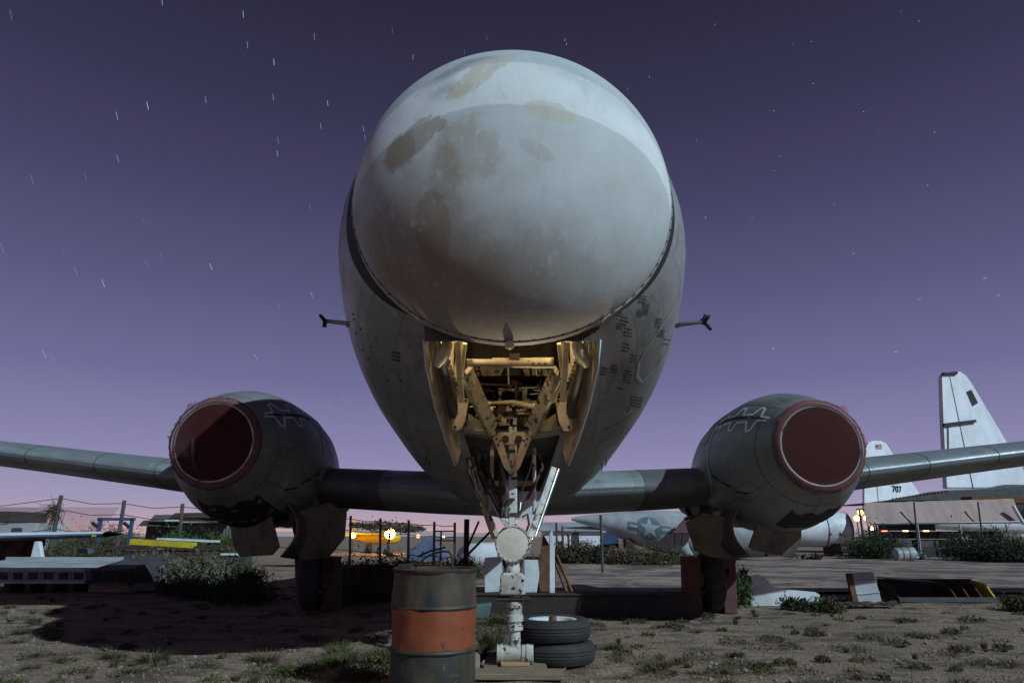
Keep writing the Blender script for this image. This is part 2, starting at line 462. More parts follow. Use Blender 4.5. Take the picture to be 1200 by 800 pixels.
class MB:
    def __init__(s):
        s.v, s.f, s.mi, s.uv = [], [], [], []

    def add(s, verts, faces, mi=0):
        k = len(s.v)
        s.v += [tuple(v) for v in verts]
        s.f += [tuple(i + k for i in f) for f in faces]
        s.mi += [mi] * len(faces)
        return s

    def box(s, c, size, rot=None, mi=0, taper=1.0):
        c = Vector(c)
        h = [v / 2 for v in size]
        vs = []
        for z in (-1, 1):
            for x, y in ((-1, -1), (1, -1), (1, 1), (-1, 1)):
                k = taper if z > 0 else 1
                p = Vector((x * h[0] * k, y * h[1] * k, z * h[2]))
                if rot is not None:
                    p = rot @ p
                vs.append(c + p)
        return s.add(vs, [(3, 2, 1, 0), (4, 5, 6, 7), (0, 1, 5, 4), (1, 2, 6, 5), (2, 3, 7, 6), (3, 0, 4, 7)], mi)

    def bar(s, a, b, w, t, up=(0, 0, 1), mi=0):
        a, b = Vector(a), Vector(b)
        d = (b - a)
        L = d.length
        d.normalize()
        u = Vector(up)
        x = d.cross(u)
        if x.length < 1e-4:
            x = d.cross(Vector((1, 0, 0)))
        x.normalize()
        y = x.cross(d)
        rot = Matrix((x, y, d)).transposed()
        return s.box((a + b) / 2, (w, t, L), rot, mi)

    def tube(s, pts, rad, n=10, caps=True, mi=0):
        pts = [Vector(p) for p in pts]
        if not isinstance(rad, (list, tuple)):
            rad = [rad] * len(pts)
        prev = None
        vs, fs = [], []
        for i, p in enumerate(pts):
            d = (pts[min(i + 1, len(pts) - 1)] - pts[max(i - 1, 0)]).normalized()
            if prev is None:
                a = d.cross(Vector((0, 0, 1)))
                if a.length < 0.05:
                    a = d.cross(Vector((0, 1, 0)))
                a.normalize()
            else:
                a = (prev - d * prev.dot(d)).normalized()
            prev = a
            b = d.cross(a)
            for k in range(n):
                t = 2 * math.pi * k / n
                vs.append(p + (a * math.cos(t) + b * math.sin(t)) * rad[i])
        for i in range(len(pts) - 1):
            for k in range(n):
                k2 = (k + 1) % n
                fs.append((i * n + k, i * n + k2, (i + 1) * n + k2, (i + 1) * n + k))
        if caps:
            fs.append(tuple(range(n))[::-1])
            fs.append(tuple((len(pts) - 1) * n + k for k in range(n)))
        return s.add(vs, fs, mi)

    def lathe(s, prof, origin, axis=(0, 0, 1), n=32, mi=0, arc=None):
        """prof: (distance along axis, radius)"""
        o, ax = Vector(origin), Vector(axis).normalized()
        a = ax.cross(Vector((0, 0, 1)))
        if a.length < 0.05:
            a = Vector((1, 0, 0))
        a.normalize()
        b = ax.cross(a)
        vs, fs = [], []
        for (t, r) in prof:
            for k in range(n):
                q = 2 * math.pi * k / n
                vs.append(o + ax * t + (a * math.cos(q) + b * math.sin(q)) * r)
        for i in range(len(prof) - 1):
            for k in range(n):
                k2 = (k + 1) % n
                fs.append((i * n + k, (i + 1) * n + k, (i + 1) * n + k2, i * n + k2))
        return s.add(vs, fs, mi)

    def prism(s, poly, ext, mi=0):
        n = len(poly)
        e = Vector(ext)
        vs = [Vector(p) for p in poly] + [Vector(p) + e for p in poly]
        fs = [tuple(range(n)), tuple(range(n, 2 * n))[::-1]]
        fs += [(i, i + n, (i + 1) % n + n, (i + 1) % n) for i in range(n)]
        return s.add(vs, fs, mi)

    def grid(s, rows, mi=0, closed=False):
        m = len(rows[0])
        vs = [p for r in rows for p in r]
        fs = []
        for i in range(len(rows) - 1):
            for j in range(m if closed else m - 1):
                j2 = (j + 1) % m
                fs.append((i * m + j, i * m + j2, (i + 1) * m + j2, (i + 1) * m + j))
        return s.add(vs, fs, mi)

    def build(s, name, mats, parent=None, smooth=None, label=None, bevel=0.0):
        me = bpy.data.meshes.new(name)
        me.from_pydata([tuple(v) for v in s.v], [], s.f)
        for mn in ([mats] if isinstance(mats, str) else mats):
            me.materials.append(MATS[mn])
        me.polygons.foreach_set('material_index', s.mi)
        if s.uv:
            ul = me.uv_layers.new(name='skin')
            flat_uv = []
            for f in s.uv:
                for q in f:
                    flat_uv += q
            ul.data.foreach_set('uv', flat_uv)
        bm = bmesh.new()
        bm.from_mesh(me)
        bmesh.ops.recalc_face_normals(bm, faces=bm.faces)
        if smooth:
            for f in bm.faces:
                f.smooth = True
            lim = R(smooth)
            for e in bm.edges:
                if len(e.link_faces) == 2 and e.calc_face_angle(0) > lim:
                    e.smooth = False
        bm.to_mesh(me)
        bm.free()
        o = bpy.data.objects.new(name, me)
        COL.objects.link(o)
        if parent is not None:
            o.parent = parent
            o.location = -Vector(WPOS.get(parent, (0, 0, 0)))
        WPOS[o] = Vector((0, 0, 0))
        if label:
            o['label'] = label
        if bevel:
            md = o.modifiers.new('edge', 'BEVEL')
            md.width = bevel
            md.segments = 2
            md.limit_method = 'ANGLE'
            md.angle_limit = R(40)
        return o


def tag(o, label, cat, group=None):
    o['label'] = label
    o['category'] = cat
    if group:
        o['group'] = group
    return o


def thing(name, label, cat, loc, group=None):
    o = bpy.data.objects.new(name, None)
    COL.objects.link(o)
    o.empty_display_size = 0.2
    o.location = loc
    WPOS[o] = Vector(loc)
    return tag(o, label, cat, group)


def structure(o, kind='structure'):
    o['kind'] = kind
    return o


def lerp_keys(x, ks, vs):
    if x <= ks[0]:
        return vs[0]
    for i in range(len(ks) - 1):
        if x <= ks[i + 1]:
            t = (x - ks[i]) / (ks[i + 1] - ks[i])
            def slope(j):
                if j <= 0 or j >= len(ks) - 1:
                    k0, k1 = (0, 1) if j <= 0 else (len(ks) - 2, len(ks) - 1)
                else:
                    k0, k1 = j - 1, j + 1
                return (vs[k1] - vs[k0]) / (ks[k1] - ks[k0])
            h = ks[i + 1] - ks[i]
            m0, m1 = slope(i) * h, slope(i + 1) * h
            t2, t3 = t * t, t * t * t
            return (2 * t3 - 3 * t2 + 1) * vs[i] + (t3 - 2 * t2 + t) * m0 + (-2 * t3 + 3 * t2) * vs[i + 1] + (t3 - t2) * m1
    return vs[-1]


# ------------------------------------------------------------------ ground, hills, apron
def ground_z(x, y):
    d = math.hypot(x, y - 2)
    if d > 60:
        return 0.0
    return 0.03 * mnoise.noise(Vector((x * 0.5, y * 0.5, 3))) + 0.03 * mnoise.noise(Vector((x * 1.3, y * 1.3, 6))) + 0.014 * mnoise.noise(Vector((x * 2.3, y * 2.3, 8)))


mb = MB()
rings = [0.0]
r_ = 0.6
while r_ < 6000:
    rings.append(r_)
    r_ *= 1.045 if r_ < 40 else 1.25
rows = []
for r_ in rings:
    rows.append([Vector((r_ * math.cos(2 * math.pi * k / 180), 4 + r_ * math.sin(2 * math.pi * k / 180),
                         ground_z(r_ * math.cos(2 * math.pi * k / 180), 4 + r_ * math.sin(2 * math.pi * k / 180)))) for k in range(180)])
mb.grid(rows, closed=True)
structure(mb.build('ground', 'ground_gravel', smooth=60))

mb = MB()
rows = []
for j in range(9):
    y = 14.6 + (j / 8) ** 1.6 * 26
    row = []
    for i in range(41):
        x = -1.5 + i / 40 * 60
        ed = 0.5 * mnoise.noise(Vector((x * 0.6, y, 0))) if j == 0 else 0
        row.append(Vector((x, y + ed, 0.045)))
    rows.append(row)
mb.grid(rows)
structure(mb.build('concrete_apron', 'apron_concrete'))

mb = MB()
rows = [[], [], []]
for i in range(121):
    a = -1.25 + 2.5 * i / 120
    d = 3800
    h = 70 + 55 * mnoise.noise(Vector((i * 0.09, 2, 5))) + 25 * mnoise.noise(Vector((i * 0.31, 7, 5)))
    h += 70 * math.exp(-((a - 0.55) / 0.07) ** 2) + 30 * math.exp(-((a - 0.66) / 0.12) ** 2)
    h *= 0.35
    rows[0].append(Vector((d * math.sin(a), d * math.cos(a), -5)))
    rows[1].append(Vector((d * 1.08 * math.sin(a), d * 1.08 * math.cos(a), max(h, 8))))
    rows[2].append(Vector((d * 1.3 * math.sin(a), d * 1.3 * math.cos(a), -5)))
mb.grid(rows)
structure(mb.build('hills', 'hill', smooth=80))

# stars: points that circle the pole star, each a sliver far away
mb = MB()
POLE = ray(953, 98).normalized()
SR = 5200.0


def add_star(d, ang, wid):
    d = d.normalized()
    a = Matrix.Rotation(-ang / 2, 3, POLE) @ d
    b = Matrix.Rotation(ang / 2, 3, POLE) @ d
    t = (b - a)
    if t.length < 0.0016:
        t = d.cross(Vector((0, 0, 1))).normalized() * 0.0016
        a, b = d - t / 2, d + t / 2
    s = d.cross(t.normalized())
    w = wid / 2
    o = Vector((0, 0, CAM_H))
    mb.add([o + (a + s * w) * SR, o + (b + s * w) * SR, o + (b - s * w) * SR, o + (a - s * w) * SR], [(0, 1, 2, 3)])


for px, py, w in [(285, 17, 2.0), (321, 73, 2.6), (173, 124, 2.6), (290, 53, 1.3), (241, 117, 1.3), (137, 136, 1.5), (320, 114, 1.3), (384, 121, 1.9),
                  (247, 312, 2.2), (121, 332, 1.8), (138, 186, 1.2), (325, 180, 1.5), (376, 148, 1.3), (190, 2, 1.6), (484, 67, 1.4), (426, 151, 1.3),
                  (953, 98, 2.4), (907, 130, 1.8), (1012, 131, 1.7), (1095, 155, 1.8), (951, 49, 1.4), (1077, 25, 1.6), (827, 255, 2.2), (915, 183, 1.4),
                  (1000, 297, 1.8), (1154, 326, 2.2), (1170, 346, 1.7), (906, 408, 2.2), (1050, 412, 1.7), (1078, 350, 1.4), (365, 345, 1.5), (838, 29, 1.3),
                  (1087, 217, 1.5), (662, 47, 1.3), (664, 52, 1.3), (761, 90, 1.2), (978, 240, 1.2), (907, 200, 1.2), (300, 418, 1.2), (52, 415, 1.4)]:
    add_star(ray(px, py), 0.012, w * 0.22 / 850)
rs = random.Random(4)
for i in range(300):
    z = 0.14 + 0.86 * rs.random()
    a = rs.random() * 2 * math.pi
    q = math.sqrt(1 - z * z)
    add_star(Vector((q * math.cos(a), q * math.sin(a), z + 0.03)), 0.0135, rs.choice((0.08, 0.1, 0.13, 0.2)) / 850)
plain('starlight', (0.55, 0.72, 1.0), emit=0.65)
structure(mb.build('stars', 'starlight'), 'stuff')

# ------------------------------------------------------------------ the parked transport aircraft
AC = thing('transport_aircraft', 'big grey transport aircraft with a peeling white nose and red netted engine intakes', 'aircraft', (0, 9, 0))
DS = 5.2
KD = [5.2, 5.6, 6, 7, 8, 9, 10, 12, 16, 20, 25]
KW = [1.335, 1.535, 1.64, 1.785, 1.84, 1.81, 1.79, 1.78, 1.6, 1.15, 0.35]
KB = [2.60, 2.48, 2.36, 2.08, 1.82, 1.64, 1.50, 1.42, 1.6, 2.4, 3.9]
KC = [3.80, 3.76, 3.69, 3.52, 3.42, 3.32, 3.3, 3.3, 3.4, 3.8, 4.3]
KT = [5.19, 5.25, 5.3, 5.35, 5.32, 5.28, 5.25, 5.2, 5.1, 4.95, 4.75]


def sect(D):
    return tuple(lerp_keys(D, KD, k) for k in (KW, KB, KC, KT))


def SF(D, phi, off=0.0):                 # fuselage surface; phi = 0 at the keel, positive to the right
    w, zb, zc, zt = sect(D)
    cz = math.cos(phi)
    v = (zc - zb) if cz > 0 else (zt - zc)
    p = Vector((w * math.sin(phi), D, zc - v * cz))
    if off:
        n = Vector((math.sin(phi) / w, 0, -cz / v)).normalized()
        p += n * off
    return p


def fus_hit(px, py):                     # (D, phi) of the skin along a sight line
    best = None
    d = ray(px, py)
    for i in range(1400):
        D = 5.2 + i * 0.004
        p = Vector((0, 0, CAM_H)) + d * (D / d.y)
        w, zb, zc, zt = sect(D)
        v = (zc - zb) if p.z < zc else (zt - zc)
        if (p.x / w) ** 2 + ((p.z - zc) / v) ** 2 <= 1:
            return D, math.atan2(p.x / w, (zc - p.z) / v)
    return None


def bay_half(D):
    if D < 6.9:
        return 0.66 - (D - 5.2) / 1.6 * 0.15
    return max(0.50 - (D - 7.0) / 2.2 * 0.16, 0.05)


FWD0, FWD1, AFT0, AFT1 = 5.26, 6.80, 7.04, 9.0
stations = sorted(set([5.2, FWD0, FWD1, AFT0, AFT1] + [5.2 + 0.1 * i for i in range(1, 60)] + [11.2 + 0.6 * i for i in range(24)]))
NI, NO = 8, 92
mb = MB()
rows = []
for D in stations:
    pb = math.asin(min(bay_half(D) / sect(D)[0], 0.9))
    row = [SF(D, -pb + 2 * pb * j / NI) for j in range(NI)]
    row += [SF(D, pb + (2 * math.pi - 2 * pb) * j / NO) for j in range(NO)]
    rows.append(row)
N = NI + NO
verts = [p for r in rows for p in r]
faces = []
for i in range(len(stations) - 1):
    m_ = (stations[i] + stations[i + 1]) / 2
    for j in range(N):
        if j < NI and (FWD0 < m_ < FWD1 or AFT0 < m_ < AFT1):
            continue
        j2 = (j + 1) % N
        faces.append((i * N + j, i * N + j2, (i + 1) * N + j2, (i + 1) * N + j))
        pu = []
        for (ii, jj) in ((i, j), (i, j + 1), (i + 1, j + 1), (i + 1, j)):
            D = stations[ii]
            pb = math.asin(min(bay_half(D) / sect(D)[0], 0.9))
            q = -pb + 2 * pb * jj / NI if jj < NI else pb + (2 * math.pi - 2 * pb) * (jj - NI) / NO
            pu.append((D, q * 1.65))
        mb.uv.append(pu)
mb.add(verts, faces)
mb.f.append(tuple((len(stations) - 1) * N + j for j in range(N)))
mb.mi.append(0)
mb.uv.append([(25.0, 0.0)] * N)
fus = mb.build('fuselage', 'fuselage_skin', AC, smooth=35)
md = fus.modifiers.new('skin', 'SOLIDIFY')
md.thickness = 0.012
md.offset = -1

# radome
CDEP = 0.80
RW, RB, RC, RT = 1.325, 2.585, 3.80, 5.19


def RD(t, q, off=0.0):                   # t 0 at the seam, 1 at the tip; q angle from the keel
    r = math.sqrt(max(0.0, 1 - t * t)) + off
    cz = math.cos(q)
    v = (RC - RB) if cz > 0 else (RT - RC)
    return Vector((RW * r * math.sin(q), DS - CDEP * (t + off * t), RC - v * r * cz))


def dome_hit(px, py):
    d = ray(px, py)
    for i in range(2500):
        D = 4.3 + i * 0.0004 * 1.0
        p = Vector((0, 0, CAM_H)) + d * (D / d.y)
        v = (RC - RB) if p.z < RC else (RT - RC)
        if (p.x / RW) ** 2 + ((p.z - RC) / v) ** 2 + ((DS - p.y) / CDEP) ** 2 <= 1:
            return p
    return Vector((0, 0, CAM_H)) + d * (DS / d.y)


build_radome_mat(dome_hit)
mb = MB()
NQ = 128
rows = []
for i in range(60):
    a = i / 60 * math.pi / 2
    rows.append([RD(math.sin(a), 2 * math.pi * k / NQ) for k in range(NQ)])
mb.grid(rows, closed=True)
k0 = len(mb.v)
tip = RD(1, 0)
mb.v.append(tuple(tip))
for k in range(NQ):
    mb.f.append((59 * NQ + k, 59 * NQ + (k + 1) % NQ, k0))
    mb.mi.append(0)
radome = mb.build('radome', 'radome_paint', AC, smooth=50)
# bolted rim and dark joint behind it
mb = MB()
rows = []
for (dy, r) in ((-0.05, 1.003), (-0.05, 1.010), (0.012, 1.013), (0.02, 0.99)):
    row = []
    for k in range(NQ):
        q = 2 * math.pi * k / NQ
        cz = math.cos(q)
        v = (RC - RB) if cz > 0 else (RT - RC)
        rr = r * (math.sqrt(1 - (0.05 / CDEP) ** 2) if dy < 0 else 1)
        row.append(Vector((RW * rr * math.sin(q), DS + dy, RC - v * rr * cz)))
    rows.append(row)
mb.grid(rows, closed=True)
worn('rim_paint', (0.42, 0.40, 0.36), (0.26, 0.22, 0.18), None, 0.5, scale=4)
rim = mb.build('radome_rim', 'rim_paint', radome, smooth=30)
# screws along the rim
mb = MB()
for k in range(72):
    q = 2 * math.pi * (k + 0.5) / 72
    p = RD(0.075, q, 0.006)
    mb.box(p, (0.012, 0.006, 0.012))
structure(mb.build('rim_screws', 'seam_dark', radome), 'stuff')
# dark erosion band on the flanks behind the radome
for s in (-1, 1):
    mb = MB()
    rows = []
    for j in range(41):
        q = R(36) + R(90) * j / 40
        wd = (0.16 if s < 0 else 0.07) * math.sin(math.pi * (j / 40) ** 0.8) + 0.006
        rows.append([SF(5.215 + wd * k / 4, s * q, 0.004) for k in range(5)])
    mb.grid(rows)
    mb.build('erosion_band', 'black_paint', fus, smooth=60, label='black band on the skin behind the white nose')
# knob below the nose
mb = MB()
c_ = P(597, 404, 5.12)
mb.lathe([(-0.05, 0.0), (-0.045, 0.018), (-0.02, 0.036), (0.01, 0.038), (0.04, 0.03), (0.06, 0.0)], c_, (0, 1, 0.2), 20)
mb.tube([c_ + Vector((0, 0.03, 0.0)), c_ + Vector((0, 0.09, 0.05))], 0.012)
mb.build('drain_knob', 'cream_paint', radome, smooth=40)

# skin seams, hatch outline, stencils on the fuselage


def strip(path, wid, off=0.003, n=5):
    """ribbon on the skin along (D, phi) points"""
    m = MB()
    pts = []
    for i in range(len(path) - 1):
        for k in range(n):
            t = k / n
            pts.append((path[i][0] * (1 - t) + path[i + 1][0] * t, path[i][1] * (1 - t) + path[i + 1][1] * t))
    pts.append(path[-1])
    rows = []
    for i, (D, p) in enumerate(pts):
        a, b = pts[max(i - 1, 0)], pts[min(i + 1, len(pts) - 1)]
        wv = sect(D)[0]
        dx, dy = (b[0] - a[0]), (b[1] - a[1]) * wv
        L = math.hypot(dx, dy) or 1
        nx, ny = -dy / L, dx / L
        rows.append([SF(D + nx * wid / 2, p + ny * wid / 2 / wv, off), SF(D - nx * wid / 2, p - ny * wid / 2 / wv, off)])
    m.grid(rows)
    return m


hit = [fus_hit(*q) for q in ((793, 352), (773, 384), (757, 409), (749, 424), (747, 440), (752, 447), (768, 432), (782, 410), (790, 385))]
hit = [h for h in hit if h]
strip(hit, 0.025, 0.004).build('hatch_sealant', 'sealant_tan', fus, label='pale sealant line around a hatch on the right flank')
for q in [((724, 500), (700, 520)), ((745, 480), (705, 505))]:
    h = [fus_hit(*a) for a in q]
    if all(h):
        strip(h, 0.012).build('scratch', 'rust_dark', fus)

rs = random.Random(11)
STEN = [(724, 366, 7, 9), (731, 376, 9, 12), (735, 389, 10, 12), (725, 382, 7, 9), (752, 350, 9, 11), (756, 362, 8, 14), (749, 367, 6, 9), (771, 378, 7, 12), (774, 390, 9, 10), (707, 433, 7, 14),
        (719, 430, 8, 14), (733, 407, 9, 12), (741, 420, 7, 10), (735, 441, 10, 16), (745, 470, 14, 14), (726, 455, 8, 12), (781, 400, 8, 8), (464, 417, 10, 12)]
for (px, py, w_, h_) in STEN:
    m = MB()
    rows_n = max(3, int(h_ / 3.2))
    for r in range(rows_n):
        if rs.random() < 0.12:
            continue
        x1_ = 0.0
        while x1_ < w_ * rs.uniform(0.75, 1.0):
            ww, hh = min(rs.uniform(2.2, 5.0), w_ - x1_), h_ / rows_n * rs.uniform(0.42, 0.6)
            x0 = px - w_ / 2 + x1_ - (r - rows_n / 2) * 0.6
            y0 = py - h_ / 2 + r * h_ / rows_n + x1_ * 0.22
            x1_ += ww + 0.7
            if ww < 1.0:
                break
            c4 = [fus_hit(x0, y0), fus_hit(x0 + ww, y0 + 0.22 * ww), fus_hit(x0 + ww, y0 + hh + 0.22 * ww), fus_hit(x0, y0 + hh)]
            if all(c4):
                m.add([SF(D, p, 0.0035) for D, p in c4], [(0, 1, 2, 3)])
    if m.v:
        structure(m.build('stencil_block', 'stencil', fus), 'stuff')
# rivet-like fasteners and drips on the left flank
m = MB()
for (px, py) in [(414, 368), (415, 374), (423, 385), (418, 390), (425, 410), (435, 406), (432, 420), (450, 430), (455, 446), (441, 395), (466, 440), (470, 446)]:
    h = fus_hit(px, py)
    if h:
        D, p = h
        m.box(SF(D, p, 0.002), (0.014, 0.014, 0.014))
structure(m.build('fasteners', 'seam_dark', fus), 'stuff')
for (px, py) in ((493, 540), (497, 544), (716, 540), (711, 546)):
    h = fus_hit(px + (6 if px < 600 else -6), py - 4)
    if h:
        p = SF(*h)
        MB().tube([p, p + Vector((0.01, 0, -0.05)), p + Vector((-0.01, 0.01, -0.11))], [0.012, 0.01, 0.006], 6).build('drain_tube', 'seam_dark', AC)

# pitot masts
for s in (-1, 1):
    if s < 0:
        root, tipp, up, dn = P(409, 379, 5.9), P(381, 376, 5.85), P(375, 369, 5.8), P(380, 383, 5.85)
    else:
        root, tipp, up, dn = P(797, 380, 5.9), P(825, 377, 5.85), P(833, 386, 5.8), P(827, 369, 5.85)
    inner = Vector((s * 1.5, 5.95, root.z))
    mast = MB().tube([inner, root, tipp], [0.022, 0.020, 0.017], 12).build('pitot_mast', 'bare_metal', AC, smooth=40)
    m = MB()
    m.tube([tipp + (up - tipp) * -0.3, up], [0.022, 0.014], 10)
    m.tube([tipp, dn], [0.02, 0.018], 10)
    m.tube([tipp + Vector((0, 0.03, 0)), tipp + Vector((0, -0.16, 0))], [0.02, 0.014], 10)
    m.build('pitot_head', 'black_paint', mast, smooth=40)

# --- nose gear bays
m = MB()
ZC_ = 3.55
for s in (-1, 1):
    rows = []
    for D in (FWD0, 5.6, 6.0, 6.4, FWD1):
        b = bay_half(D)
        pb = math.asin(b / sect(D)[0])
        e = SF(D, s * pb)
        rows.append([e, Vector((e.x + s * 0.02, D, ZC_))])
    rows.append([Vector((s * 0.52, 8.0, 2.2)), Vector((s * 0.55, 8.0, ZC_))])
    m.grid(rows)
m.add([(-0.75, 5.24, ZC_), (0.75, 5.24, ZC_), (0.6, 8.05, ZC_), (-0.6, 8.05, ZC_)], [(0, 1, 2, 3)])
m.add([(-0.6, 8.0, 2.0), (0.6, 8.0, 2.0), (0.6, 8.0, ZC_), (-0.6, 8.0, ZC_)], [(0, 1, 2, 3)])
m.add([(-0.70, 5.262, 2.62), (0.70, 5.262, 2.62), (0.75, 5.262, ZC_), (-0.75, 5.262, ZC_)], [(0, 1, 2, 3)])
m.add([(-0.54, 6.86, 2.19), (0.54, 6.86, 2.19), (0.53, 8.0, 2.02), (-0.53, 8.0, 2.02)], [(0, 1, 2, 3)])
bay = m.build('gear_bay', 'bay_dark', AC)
m = MB()
for s in (-1, 1):
    rows = [[SF(D, s * math.asin(bay_half(D) / sect(D)[0])), Vector((s * bay_half(D), D, 2.75))] for D in (AFT0, 7.5, 8.0, 8.5, AFT1)]
    m.grid(rows)
m.add([(-0.52, AFT0, 2.75), (0.52, AFT0, 2.75), (0.4, AFT1, 2.75), (-0.4, AFT1, 2.75)], [(0, 1, 2, 3)])
m.add([(-0.4, AFT1, 1.63), (0.4, AFT1, 1.63), (0.4, AFT1, 2.75), (-0.4, AFT1, 2.75)], [(0, 1, 2, 3)])
m.build('rear_gear_bay', 'bay_dark', AC)
# frames along the bay sides
for s in (-1, 1):
    for D in (5.5, 5.8, 6.1, 6.4, 6.66):
        x = s * (bay_half(D) - 0.02)
        MB().box((x, D, 3.0), (0.035, 0.05, 0.95)).build('bay_frame', 'cream_paint', bay)
    rows_ = [(s * (bay_half(D) - 0.035), D, SF(D, 0).z + 0.10) for D in (5.3, 6.0, 6.78)]
    MB().tube(rows_, 0.022, 8).build('bay_rail', 'cream_paint', bay, smooth=40)
    # perforated strip beside the door
    m = MB()
    for k in range(16):
        D = 5.45 + k * 0.07
        m.box((s * (bay_half(D) - 0.05), D, SF(D, 0).z + 0.22 + 0.0 * k), (0.03, 0.03, 0.10))
    m.build('perforated_strip', 'cream_flaked', bay)


def mir(px, s):
    return px if s < 0 else 1200 - px


for s in (-1, 1):
    # doors: inner sheet cream, outer sheet white
    po = [P(mir(495, s), 398, 5.33), P(mir(498, s), 430, 5.55), P(mir(509, s), 478, 6.0), P(mir(521, s), 516, 6.35), P(mir(532.5, s), 546, 6.66), P(mir(537, s), 530, 6.72)]
    hinge = [Vector((s * 0.68, 5.34, 2.66)), Vector((s * 0.67, 5.55, 2.62)), Vector((s * 0.65, 6.0, 2.48)), Vector((s * 0.605, 6.35, 2.38)), Vector((s * 0.57, 6.66, 2.30)), Vector((s * 0.555, 6.74, 2.28))]
    t_ = Vector((-s * 0.03, 0.0, 0.0))
    m = MB()
    m.grid([hinge, [(a * 0.5 + b * 0.5) + Vector((s * 0.018, 0, 0)) for a, b in zip(hinge, po)], po])
    door = m.build('bay_door', 'white_metal', AC, smooth=40)
    md = door.modifiers.new('thick', 'SOLIDIFY')
    md.thickness = 0.012
    m = MB()
    hi = [p + t_ for p in hinge]
    pi_ = [p + t_ * 1.0 + (h - p) * 0.04 for p, h in zip(po, hinge)]
    m.grid([hi, [(a * 0.5 + b * 0.5) + Vector((s * 0.012, 0, 0)) for a, b in zip(hi, pi_)], pi_])
    m.grid([pi_, [p * 0.985 + q * 0.015 for p, q in zip(po, hinge)]])
    m.build('inner_sheet', 'cream_paint', door, smooth=40)
    # door arms
    arm = [(536, 465), (548, 467), (549, 471), (545, 494), (540, 503), (533, 505), (529, 502), (529, 489), (533, 489), (536, 485)]
    m = MB().prism([P(mir(x, s), y, 6.22) for x, y in arm], (0, 0.045, 0))
    da = m.build('door_arm', 'cream_paint', AC, bevel=0.008)
    for q in ((545.5, 469), (533, 500)):
        MB().lathe([(0, 0.0), (0, 0.014), (0.012, 0.012), (0.012, 0.0)], P(mir(q[0], s), q[1], 6.215), (0, -1, 0), 10).build('arm_bolt', 'rust_dark', da)
    m = MB().tube([P(mir(x, s), y, d) for x, y, d in ((523, 394, 5.36), (524, 404, 5.40), (521, 414, 5.46), (515, 423, 5.52), (513, 428, 5.56))], [0.035, 0.046, 0.05, 0.04, 0.03], 12)
    m.build('upper_door_arm', 'cream_paint', AC, smooth=40)
    MB().tube([P(mir(518, s), 424, 5.62), P(mir(531, s), 488, 6.25)], 0.038, 14).build('actuator', 'dark_grey', AC, smooth=40)
    # side channel and diagonal brace
    MB().bar(P(mir(536, s), 398, 5.5), P(mir(541, s), 470, 5.95), 0.05, 0.06, (0, -1, 0)).build('side_channel', 'cream_paint', AC, bevel=0.006)
    MB().bar(P(mir(545, s), 402, 5.6), P(mir(540, s), 446, 5.8), 0.035, 0.045, (0, -1, 0)).build('side_channel', 'cream_paint', AC, bevel=0.006)
    br = MB().bar(P(mir(546, s), 436, 5.85), P(mir(577, s), 503, 6.66), 0.15, 0.05, (0, -1, 0.3)).build('drag_brace', 'cream_flaked', AC, bevel=0.008)
    MB().bar(P(mir(540, s), 438, 5.83), P(mir(553, s), 470, 6.1), 0.05, 0.03, (0, -1, 0.3)).build('brace_rib', 'cream_paint', br)
    MB().tube([P(mir(542, s), 430, 5.75), P(mir(548, s), 460, 6.1), P(mir(569, s), 500, 6.6)], 0.014, 8).build('hose', 'black_paint', AC)
    MB().prism([P(mir(549, s), 484, 6.45), P(mir(556, s), 489, 6.5), P(mir(578, s), 503, 6.7), P(mir(578, s), 508, 6.7), P(mir(546, s), 503, 6.5)], (0, 0.05, 0)).build('gusset', 'cream_paint', AC, bevel=0.006)
    MB().bar(P(mir(545, s), 503, 6.6), P(mir(580, s), 508, 6.72), 0.05, 0.045, (0, -1, 0)).build('flange', 'cream_paint', AC, bevel=0.006)

m = MB().tube([P(547, 425, 5.75), P(647, 425, 5.75)], 0.034, 16)
ct = m.build('cross_tube', 'cream_paint', AC, smooth=40)
m = MB().lathe([(0, 0.034), (0, 0.044), (0.34, 0.044), (0.34, 0.047), (0.53, 0.047), (0.53, 0.034)], P(577, 425, 5.75), (1, 0, 0), 20)
m.build('sleeve', 'cream_paint', ct, smooth=30)
for px in (625, 632, 639):
    MB().lathe([(0, 0.0), (0, 0.012), (0.01, 0.010), (0.012, 0)], P(px, 426, 5.705), (0, -1, 0), 8).build('tube_bolt', 'rust_dark', ct)
MB().box(P(603, 418, 5.72), (0.09, 0.04, 0.05)).build('tube_clamp', 'rust_dark', ct)
MB().tube([P(578, 472, 6.75), P(601, 471, 6.6), P(637, 479, 6.45)], [0.016, 0.024, 0.027], 12).build('retract_link', 'cream_paint', AC, smooth=40)
MB().tube([P(598, 472, 6.62), P(640, 470, 6.5)], 0.014, 8).build('retract_rod', 'bare_metal', AC, smooth=40)
